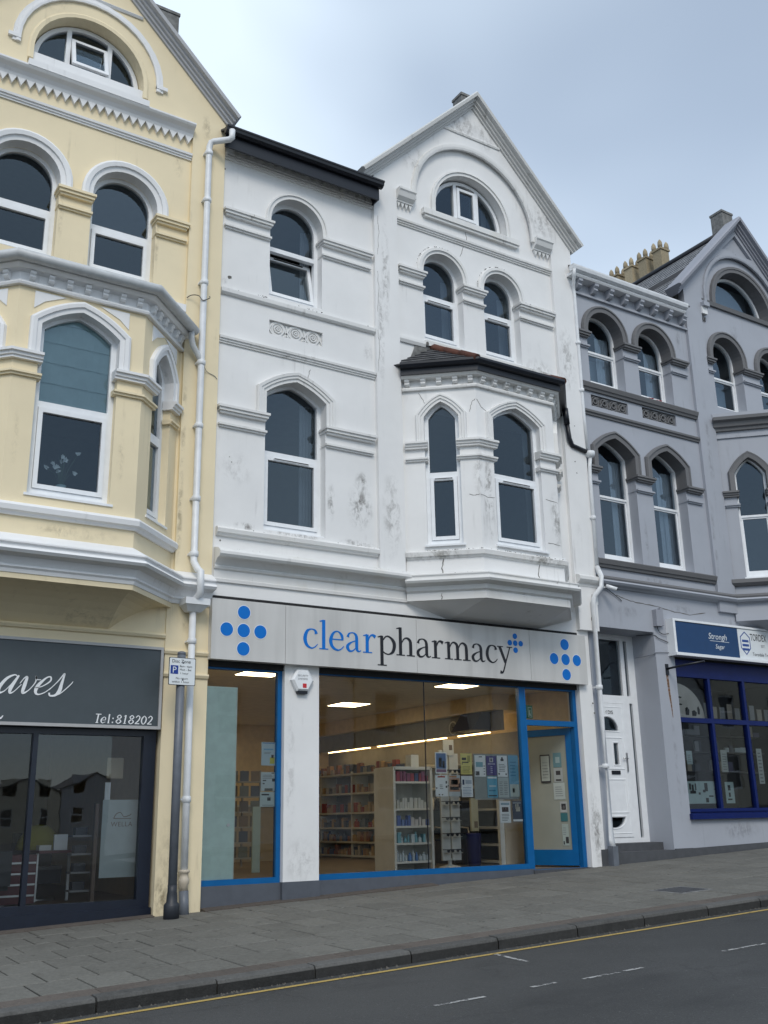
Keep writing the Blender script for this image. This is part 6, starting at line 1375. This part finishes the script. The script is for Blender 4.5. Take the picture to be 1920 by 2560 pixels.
    gl = MB().plate(Fr((0, 0, 0), (1, 0, 0), (0, -1, 0)), [(-.07, .02), (-.06, -.02), (-.03, -.03), (-.01, .005), (.01, .005), (.03, -.03), (.06, -.02), (.07, .02)], (), .012, .0); gl.box(-.07, -.066, 0, .1, .008, .018); gl.box(.066, .07, 0, .1, .008, .018)
    gm = gl.mesh('sunglasses', M['black'], Vector((0, 0, 0)))
    for x in (9.48, 9.655):
        for k in range(6):
            z = 1.0+.235*k
            wbox('peg', SH, u, x-.06, x+.06, 1.36, 1.45, z-.035, z-.03)
            tag(put('sunglasses', gm, (x, 1.36, z+.005)), 'dark sunglasses in row %s of the %s column of the white stand' % (('one', 'two', 'three', 'four', 'five', 'six')[5-k], 'near' if x < 9.6 else 'far'), 'sunglasses', 'sunglasses on the stand')
    # navy bin-like drum, white leaflet post, dark coat rail, clock, chair
    t = thing('umbrella_drum', 'navy blue drum standing under a leaflet holder in the pharmacy', 'drum', (10.37, 1.95, .74)); MB().lathe((10.37, 1.95, .74), [(.10, 0), (.11, .02), (.125, .48), (.13, .50)], 16).build('body', solid('navy_drum', (.008, .014, .12), .4), t)
    t = thing('leaflet_stand', 'cream leaflet holder on a thin post above the navy drum', 'stand', (10.38, 1.9, 1.24)); wbox('holder', solid('cream_card', (.50, .50, .36)), t, 10.28, 10.42, 1.86, 1.90, 1.27, 1.78); wbox('picture', solid('leaflet_photo', (.16, .12, .08)), t, 10.33, 10.40, 1.857, 1.859, 1.32, 1.42)
    t = thing('board_post', 'white square post holding up the grey notice board', 'post', (10.39, 1.25, .74)); wbox('shaft', SH, t, 10.345, 10.43, 1.22, 1.28, .76, 1.75); wbox('foot', SH, t, 10.30, 10.47, 1.18, 1.32, .741, .765)
    t = thing('wall_clock', 'round pale wall clock above the pharmacy shelves', 'clock', (10.78, 2.98, 2.9)); b = MB(); FW = Fr((10.795, 0, 0), (0, -1, 0), (-1, 0, 0)); disc(FW, -2.98, 3.0, .12, .0, SH, t, 'face'); disc(FW, -2.98, 3.0, .095, .004, M['fascia_grey'], t, 'dial')
    for a in (.3, 1.9): b = MB(); b.stroke(FW, [(-2.98, 3.0, .012), (-2.98+.07*math.cos(a), 3.0+.07*math.sin(a), .008)], .011, .009); b.build('hand', M['ink'], t, fix=False)
    t = thing('coat_display', 'dark garments hanging on a rail behind the sunglasses stand', 'garment', (10.3, 2.6, 1.1)); MB().tube([(10.05, 2.6, 1.80), (10.6, 2.6, 1.80)], .012, 8).build('rail', M['steel'], t)
    for i, (x, c) in enumerate(((10.12, (.02, .025, .05)), (10.22, (.03, .03, .045)), (10.32, (.015, .02, .04)), (10.46, (.12, .05, .03)))):
        MB().lathe((x, 2.6, 1.12), [(.07, 0), (.085, .2), (.08, .45), (.05, .6), (.015, .66)], 10).build('garment', solid('cloth%d' % i, c, .9), t)
    for x in (10.06, 10.6): MB().tube([(x, 2.6, .74), (x, 2.6, 1.80)], .012, 8).build('upright', M['steel'], t)
    def chair(x, y, lab):
        t = thing('waiting_chair', lab, 'chair', (x, y, .74)); m = solid('dark_green_vinyl', (.018, .035, .045), .5)
        wbox('seat', m, t, x-.24, x+.24, y-.22, y+.24, 1.15, 1.22); wbox('backrest', m, t, x-.24, x+.24, y+.22, y+.27, 1.25, 1.60)
        for sx in (-.22, .22): MB().tube([(x+sx, y-.2, .75), (x+sx, y-.2, 1.14), (x+sx, y-.15, 1.32), (x+sx, y+.15, 1.34), (x+sx, y+.24, 1.25), (x+sx, y+.24, .75)], .012, 8).build('frame', M['steel'], t)
    t = thing('dark_cabinet', 'dark navy cabinet behind the white post near the pharmacy door', 'cabinet', (10.6, 2.9, .74)); wbox('body', solid('navy_cabinet', (.016, .02, .03), .5), t, 10.45, 10.78, 2.35, 4.4, .74, 1.72); wbox('top', solid('cabinet_top', (.10, .10, .11)), t, 10.43, 10.79, 2.33, 4.42, 1.72, 1.75)
    chair(10.12, 2.2, 'dark vinyl waiting chair by the pharmacy door')
    # navy hood over the counter end and counter
    b = MB(); b.hexa([(10.40, 1.9, 2.88), (10.79, 1.9, 2.88), (10.79, 2.5, 2.88), (10.40, 2.5, 2.88), (10.62, 1.9, 3.18), (10.79, 1.9, 3.18), (10.79, 2.5, 3.18), (10.62, 2.5, 3.18)]); tag(b.build('canopy', solid('navy_hood', (.05, .055, .10), .5)), 'navy wedge canopy above the lit shelves near the door', 'canopy')
    # left window: mint screen and racks behind
    t = thing('frosted_screen', 'mint green frosted panel filling half the narrow pharmacy window', 'screen', (5.14, .18, .8)); wbox('panel', M['mint'], t, 4.93, 5.345, .135, .145, .80, 3.12); wbox('edge', solid('glass_edge', (.7, .8, .75)), t, 5.345, 5.357, .13, .15, .80, 3.12); MB().tube([(5.27, .136, 1.45), (5.27, .12, 1.45)], .02, 10).build('knob', M['upvc'], t)
    u = thing('greeting_card_rack', 'wire card rack standing inside behind the narrow window', 'rack', (7.4, 4.0, .74)); rm = solid('rack_wire', (.35, .34, .31), .5)
    for x in (7.0, 7.32, 7.64): wbox('upright', rm, u, x-.012, x+.012, 4.2, 4.23, .78, 2.3)
    for k in range(6): wbox('tray', rm, u, 7.0, 7.64, 4.05, 4.2, .9+.24*k, .92+.24*k)
    for k in range(6):
        for j in range(3): tag(wbox('greeting_card', solid('card%d' % ((k+j) % 4), ((.16, .14, .12), (.20, .22, .20), (.10, .12, .16), (.22, .17, .12))[(k+j) % 4]), None, 7.04+.2*j, 7.20+.2*j, 4.15, 4.155, .921+.24*k, 1.09+.24*k), 'greeting card in tray %s of the wire rack' % ('one', 'two', 'three', 'four', 'five', 'six')[5-k], 'card', 'cards in the wire rack, tray %d' % (6-k))
    tag(wbox('floor_banner', solid('pale_panel', (.34, .44, .42)), None, 6.9, 7.03, 2.9, 2.93, .745, 1.7), 'tall pale green strip banner inside behind the narrow window notices', 'banner')
    t = thing('shop_counter', 'long cream counter at the back of the pharmacy', 'counter', (7.8, 7.2, .74)); wbox('front', solid('counter_cream', (.40, .36, .28)), t, 6.0, 10.0, 6.9, 7.6, .74, 1.75); wbox('top', SH, t, 5.95, 10.05, 6.85, 7.65, 1.75, 1.79)
interior()

def salon():
    t = thing('tool_trolley', 'dark red salon trolley with silver drawer edges', 'trolley', (3.15, 1.25, .6)); R = M['red']
    wbox('body', R, t, 2.80, 3.25, 1.05, 1.45, .62, 1.16)
    for k in range(4): wbox('drawer_edge', M['steel'], t, 2.81, 3.24, 1.03, 1.05, .70+.12*k, .72+.12*k)
    t = thing('salon_table', 'dark red shelf on legs inside the salon window', 'table', (3.5, 1.25, .6)); wbox('top', R, t, 3.26, 3.72, 1.0, 1.5, 1.17, 1.20)
    for x in (3.30, 3.68): wbox('leg', M['steel'], t, x-.015, x+.015, 1.23, 1.26, .62, 1.17)
    tag(wbox('white_box', M['paper'], None, 3.45, 3.61, 1.1, 1.14, 1.201, 1.38), 'white card box on the red salon table', 'box'); tag(wbox('white_box', M['shelf'], None, 3.28, 3.42, 1.1, 1.25, 1.201, 1.26), 'low white tray on the red salon table', 'box')
    b = MB().lathe((3.42, 1.7, 1.20), [(.28, 0), (.27, .06), (.24, .14), (.16, .24), (.10, .28), (.03, .30)], 9); tag(b.build('yellow_cape', solid('yellow_cape', (.22, .20, .02), .8)), 'yellow cape heaped behind the red salon table', 'cape')
    t = thing('salon_chair', 'dark grey salon chair near the window edge', 'chair', (2.62, .55, .6)); m = solid('charcoal_vinyl', (.025, .03, .035), .5); b = MB().box(2.45, 2.84, .5, .6, .85, 1.22); b.build('backrest', m, t); wbox('seat', m, t, 2.40, 2.84, .6, 1.0, .80, .9); MB().lathe((2.62, .8, .6), [(.25, 0), (.24, .03), (.04, .05), (.04, .2)], 14).build('base', M['steel'], t)
    t = thing('salon_stool', 'black salon chair behind the red table', 'chair', (3.45, 2.0, .6)); wbox('seat', M['black'], t, 3.2, 3.7, 1.6, 2.1, .80, 1.0); wbox('backrest', M['black'], t, 3.2, 3.7, 2.1, 2.18, .95, 1.4); MB().lathe((3.45, 1.85, .6), [(.25, 0), (.24, .03), (.04, .05), (.04, .2)], 14).build('base', M['steel'], t)
    F = Fr((0, .30, 0), (1, 0, 0), (0, -1, 0))
    s = thing('hanging_banner', 'pale frosted banner with hair brand logo in the salon window', 'banner', (3.99, .3, .9)); fbox('sheet', solid('banner_white', (.40, .47, .47), .5), s, F, 3.765, 4.20, .90, 1.76, -.004, 0); I = solid('banner_brown', (.20, .15, .12))
    text(F, 'WELLA', 3.87, 1.46, .055, .001, I, s, spacing=1.1)
    b = MB(); b.stroke(F, [(3.90, 1.55, .008), (3.93, 1.60, .01), (3.98, 1.615, .008), (4.02, 1.57, .008), (4.08, 1.58, .01), (4.11, 1.60, .006)], .003, .0005); b.stroke(F, [(3.90, 1.55, .008), (4.11, 1.548, .008)], .0035, .0005); b.build('logo', I, s, fix=False)
    tag(fbox('window_card', solid('beige_card', (.36, .30, .20)), None, Fr((0, .5, 0), (1, 0, 0), (0, -1, 0)), 3.85, 4.05, 2.01, 2.25, -.004, 0), 'beige card hanging above the pale salon banner', 'card')
    tag(fbox('window_card', M['paper'], None, Fr((0, .4, 0), (1, 0, 0), (0, -1, 0)), 3.81, 3.875, 1.72, 1.96, -.004, 0), 'narrow white strip beside the beige hanging card', 'card')
    t = thing('shelf_ladder', 'white leaning shelf with dark items behind the salon banner', 'shelf', (3.72, .55, .6)); wbox('side', solid('brown_wood', (.11, .07, .045)), t, 3.70, 3.74, .35, .42, .62, 1.72)
    for k in range(4): wbox('shelf', solid('dull_grey_shelf', (.20, .20, .20)), t, 3.5, 3.72, .5, .7, .75+.2*k, .77+.2*k); wbox('item', M['black'], t, 3.54, 3.68, .54, .66, .771+.2*k, .86+.2*k)
    # blind, vase of flowers in the bay above
    FB, _ = facet((2.10, -.55), (3.61, -.55))
    t = thing('roman_blind', 'teal blind half drawn in the cream bay window', 'blind', (2.86, -.5, 6.2)); m = solid('teal_blind', (.44, .60, .60), .9)
    b = MB(); n = 14
    for i in range(5):
        z0, z1 = 6.16+.26*i, 6.16+.26*(i+1)
        for j in range(n):
            x0, x1 = 2.36+.96*j/n, 2.36+.96*(j+1)/n; f = lambda x, z: -.58-.02*((z-6.16) % .26)+.008*math.sin(x*23+z*9)
            b.face([(x0, f(x0, z0), z0), (x1, f(x1, z0), z0), (x1, f(x1, z1-.001), z1), (x0, f(x0, z1-.001), z1)], True)
    b.build('fabric', m, t, fix=False)
    for i in range(1, 5): wbox('fold', m, t, 2.36, 3.32, -.603, -.598, 6.157+.26*i, 6.163+.26*i)
    t = thing('flower_vase', 'small vase of white flowers on the cream bay window sill', 'vase', (2.80, -.52, 5.05)); MB().lathe((2.80, -.52, 5.06), [(.05, 0), (.065, .06), (.05, .13), (.06, .16)], 12).build('vase', solid('pale_vase', (.35, .5, .52)), t)
    for i in range(16):
        a, h, r = random.uniform(0, 2*PI), random.uniform(.25, .55), random.uniform(.04, .2); p = Vector((2.80+r*math.cos(a), -.50+.3*r*math.sin(a), 5.2+h-.1))
        MB().tube([(2.80, -.52, 5.2), ((2.8+p.x)/2, -.515, 5.2+h*.5), p], .004, 5).build('stem', solid('stem_green', (.05, .09, .05)), t)
        if i < 10:
            b = MB(); tv = Vector((random.uniform(-.4, .4), 0, random.uniform(-.4, .4)))
            for k in range(5):
                q = 2*PI*k/5+i; rr = random.uniform(.022, .042); dv = Vector((math.cos(q), -.5+tv.x*math.cos(q), math.sin(q)))*rr; nv = Vector((-math.sin(q), 0, math.cos(q)))*rr*.4
                b.face([p, p+dv*.5+nv, p+dv, p+dv*.5-nv])
            b.build('flower', solid('petal_white', (.6, .65, .65)), t, fix=False)
salon()

def craft_window():
    F = Fr((0, .16, 0), (1, 0, 0), (0, -1, 0)); pp = lambda *a: poster(F, *a)
    foot = [(.06, .62, .12, .9, K), (.14, .55, .2, .85, K), (.24, .6, .28, .9, K), (.08, .45, .26, .58, K), (.34, .4, .4, .5, K), (.48, .5, .56, .62, K), (.54, .55, .64, .92, K), (.66, .3, .8, .36, K), (.55, .05, .64, .25, K), (.84, .62, .9, .66, K)]
    pp(13.47, 1.63, 14.24, 1.99, 0, (.42, .56, .58), 'wide pale poster with black hand and foot shapes, low in the blue window', foot)
    pp(14.40, 1.63, 14.62, 1.98, 0, (.42, .56, .58), 'narrow pale poster with black prints right of the first blue mullion', [(.3, .6, .6, .85, K), (.2, .15, .7, .22, K), (.35, .3, .55, .5, K)])
    pp(13.64, 2.27, 13.78, 2.49, -.1, (.40, .52, .55), 'small pale leaflet hanging in the first blue window bay', lines(.2, .8, .2, .8, 4))
    pp(14.50, 2.15, 14.66, 2.52, -.1, (.40, .46, .46), 'striped paper strip in the second blue window bay', lines(.2, .8, .1, .9, 7))
    pp(15.32, 1.95, 15.46, 2.55, 0, (.44, .50, .50), 'long printed paper strip in the third blue window bay', lines(.2, .8, .05, .95, 9))
    t = thing('arched_sign', 'white quarter-round printed board in the upper blue window', 'sign', (13.8, .2, 3.02)); G = Fr((0, .2, 0), (1, 0, 0), (0, -1, 0))
    MB().plate(G, [(13.42, 3.02), (14.13, 3.02)]+[(13.42+.71*math.cos(PI/2*i/12), 3.02+.60*math.sin(PI/2*i/12)) for i in range(1, 13)], (), 0, -.01).build('board', solid('board_white', (.52, .52, .50), .6), t)
    b = MB()
    for (x, z, w, h) in ((13.66, 3.08, .1, .14), (13.82, 3.07, .12, .1), (13.96, 3.1, .06, .14), (13.50, 3.24, .1, .03), (13.50, 3.36, .1, .03)): b.plate(G, [(x, z), (x+w*.8, z), (x+w, z+h*.6), (x+w*.5, z+h), (x, z+h*.8)], (), .003, .0005)
    b.build('print', M['ink'], t)
    for i, (x0, x1, z) in enumerate(((13.35, 15.9, 2.78), (13.35, 15.9, 2.50), (13.35, 15.9, 2.17))): tag(wbox('display_shelf', solid('dark_shelf', (.05, .05, .055)), None, x0, x1, .45, .75, z-.02, z), '%s dark display shelf across the blue window' % ('top', 'middle', 'bottom')[i], 'shelf')
    random.seed(5)
    for i in range(26):
        x = 13.5+random.uniform(0, 2.3); z = random.choice((2.78, 2.50, 2.17)); w, h = random.uniform(.08, .2), random.uniform(.08, .2); c = random.choice(((.36, .42, .44), (.22, .24, .26), (.07, .08, .10), (.30, .28, .24), (.10, .10, .16)))
        tag(wbox('craft_item', solid('craft_%d' % int(c[0]*100), c, .6), None, x, x+w, .48+.003*i, .52+.003*i, z+.001, z+h), 'small stock card on the %s dark shelf of the blue window' % {2.78: 'top', 2.50: 'middle', 2.17: 'bottom'}[z], 'card', 'cards on the %s blue window shelf' % {2.78: 'top', 2.50: 'middle', 2.17: 'bottom'}[z])
    for i in range(9):
        x = 14.25+.2*i; tag(wbox('bunting_flag', solid('craft_%d' % (30 if i % 2 else 22), (.30, .28, .24), .6), None, x, x+.13, .3, .305, 3.06, 3.06+(.2 if i % 3 else .26)), 'pale printed flag hung along the upper blue window', 'flag', 'flags along the upper blue window')
    random.seed(9)
craft_window()
def red_cloth():
    b = MB()
    for x, w in ((13.42, .10), (13.60, .14)):
        for i in range(4): b.face([F0.p(x+w*i/4, 8.80+.02*(i % 2), -.09+.01*i), F0.p(x+w*(i+1)/4, 8.80+.02*((i+1) % 2), -.08+.01*i), F0.p(x+w*(i+1)/4+.02, 8.84, -.16), F0.p(x+w*i/4, 8.85, -.16)])
    tag(b.build('red_cloth', solid('red_cloth', (.45, .03, .04), .9), fix=False), 'scrap of red cloth on a grey upper window sill', 'cloth')
red_cloth()

# ================================================================== ACROSS THE STREET (seen in reflections)
def opposite():
    s = .03865
    mats = [solid('far_white', (.80, .80, .78), .8), solid('far_cream', (.76, .70, .56), .8), solid('far_grey', (.55, .56, .58), .8)]
    names = ['white', 'cream', 'grey']*4
    spots = [(12.5+6.2*k, -19.5) for k in range(6)]+[(14.0+6.2*k, -85.0) for k in range(4)]
    for i, (x0, y) in enumerate(spots):
        x1 = x0+6.1; z = .313+s*x0-.3-(.5 if y < -50 else 0); F = Fr((0, y, 0), (-1, 0, 0), (0, 1, 0)); m = mats[i % 3]; H = z+(5.6 if y > -50 else 4.2); A = H+(2.6 if y > -50 else 1.0)
        t = thing('terrace_house', '%s gabled house, %s of the row across the street, seen only in reflections' % (names[i], ('first', 'second', 'third', 'fourth', 'fifth', 'sixth')[i]) if y > -50 else '%s gabled house, %s of the distant row, seen only in reflections' % (names[i], ('first', 'second', 'third', 'fourth')[i-6]), 'house', ((x0+x1)/2, y, z), 'houses across the street')
        c = (x0+x1)/2; wins = []
        for zz in (z+1.0, z+3.7):
            for xx in (x0+1.4, x1-1.4): wins.append((xx-.5, xx+.5, zz, zz+1.5))
        MB().plate(F, [(-x1, z-1), (-x0, z-1), (-x0, H), (-c, A), (-x1, H)], [[(-b, q), (-a, q), (-a, r), (-b, r)] for a, b, q, r in wins], 0, -.3).build('wall', m, t)
        for a, b, q, r in wins:
            w = MB().plate(F, [(-b, q), (-a, q), (-a, r), (-b, r)], [[(-b+.08, q+.08), (-a-.08, q+.08), (-a-.08, (q+r)/2-.04), (-b+.08, (q+r)/2-.04)], [(-b+.08, (q+r)/2+.04), (-a-.08, (q+r)/2+.04), (-a-.08, r-.08), (-b+.08, r-.08)]], -.12, -.18).build('window', M['upvc'], t)
            bb = MB(); bb.face([F.p(-b+.05, q+.05, -.15), F.p(-a-.05, q+.05, -.15), F.p(-a-.05, r-.05, -.15), F.p(-b+.05, r-.05, -.15)]); bb.build('pane', solid('far_pane', (.02, .025, .03), .1), w, fix=False)
        b = MB()
        for sx, xe in ((-1, x0-.1), (1, x1+.1)): b.hexa([(c, y+.15, A), (xe, y+.15, H-.1), (xe, y-8, H-.1), (c, y-8, A), (c, y+.15, A+.1), (xe, y+.15, H), (xe, y-8, H), (c, y-8, A+.1)])
        b.build('roof', M['slate'], t); bb = MB(); bb.box(x0, x1, y-8, y-.3, z-1, H-.2); bb.build('body', m, t)
    b = MB(); b.face([(-40, -19.6, .313-40*s-.15), (60, -19.6, .313+60*s-.15), (60, -15.4, .313+60*s-.08), (-40, -15.4, .313-40*s-.08)]); struct(b.build('far_pavement', M['slab'], fix=False))
opposite()
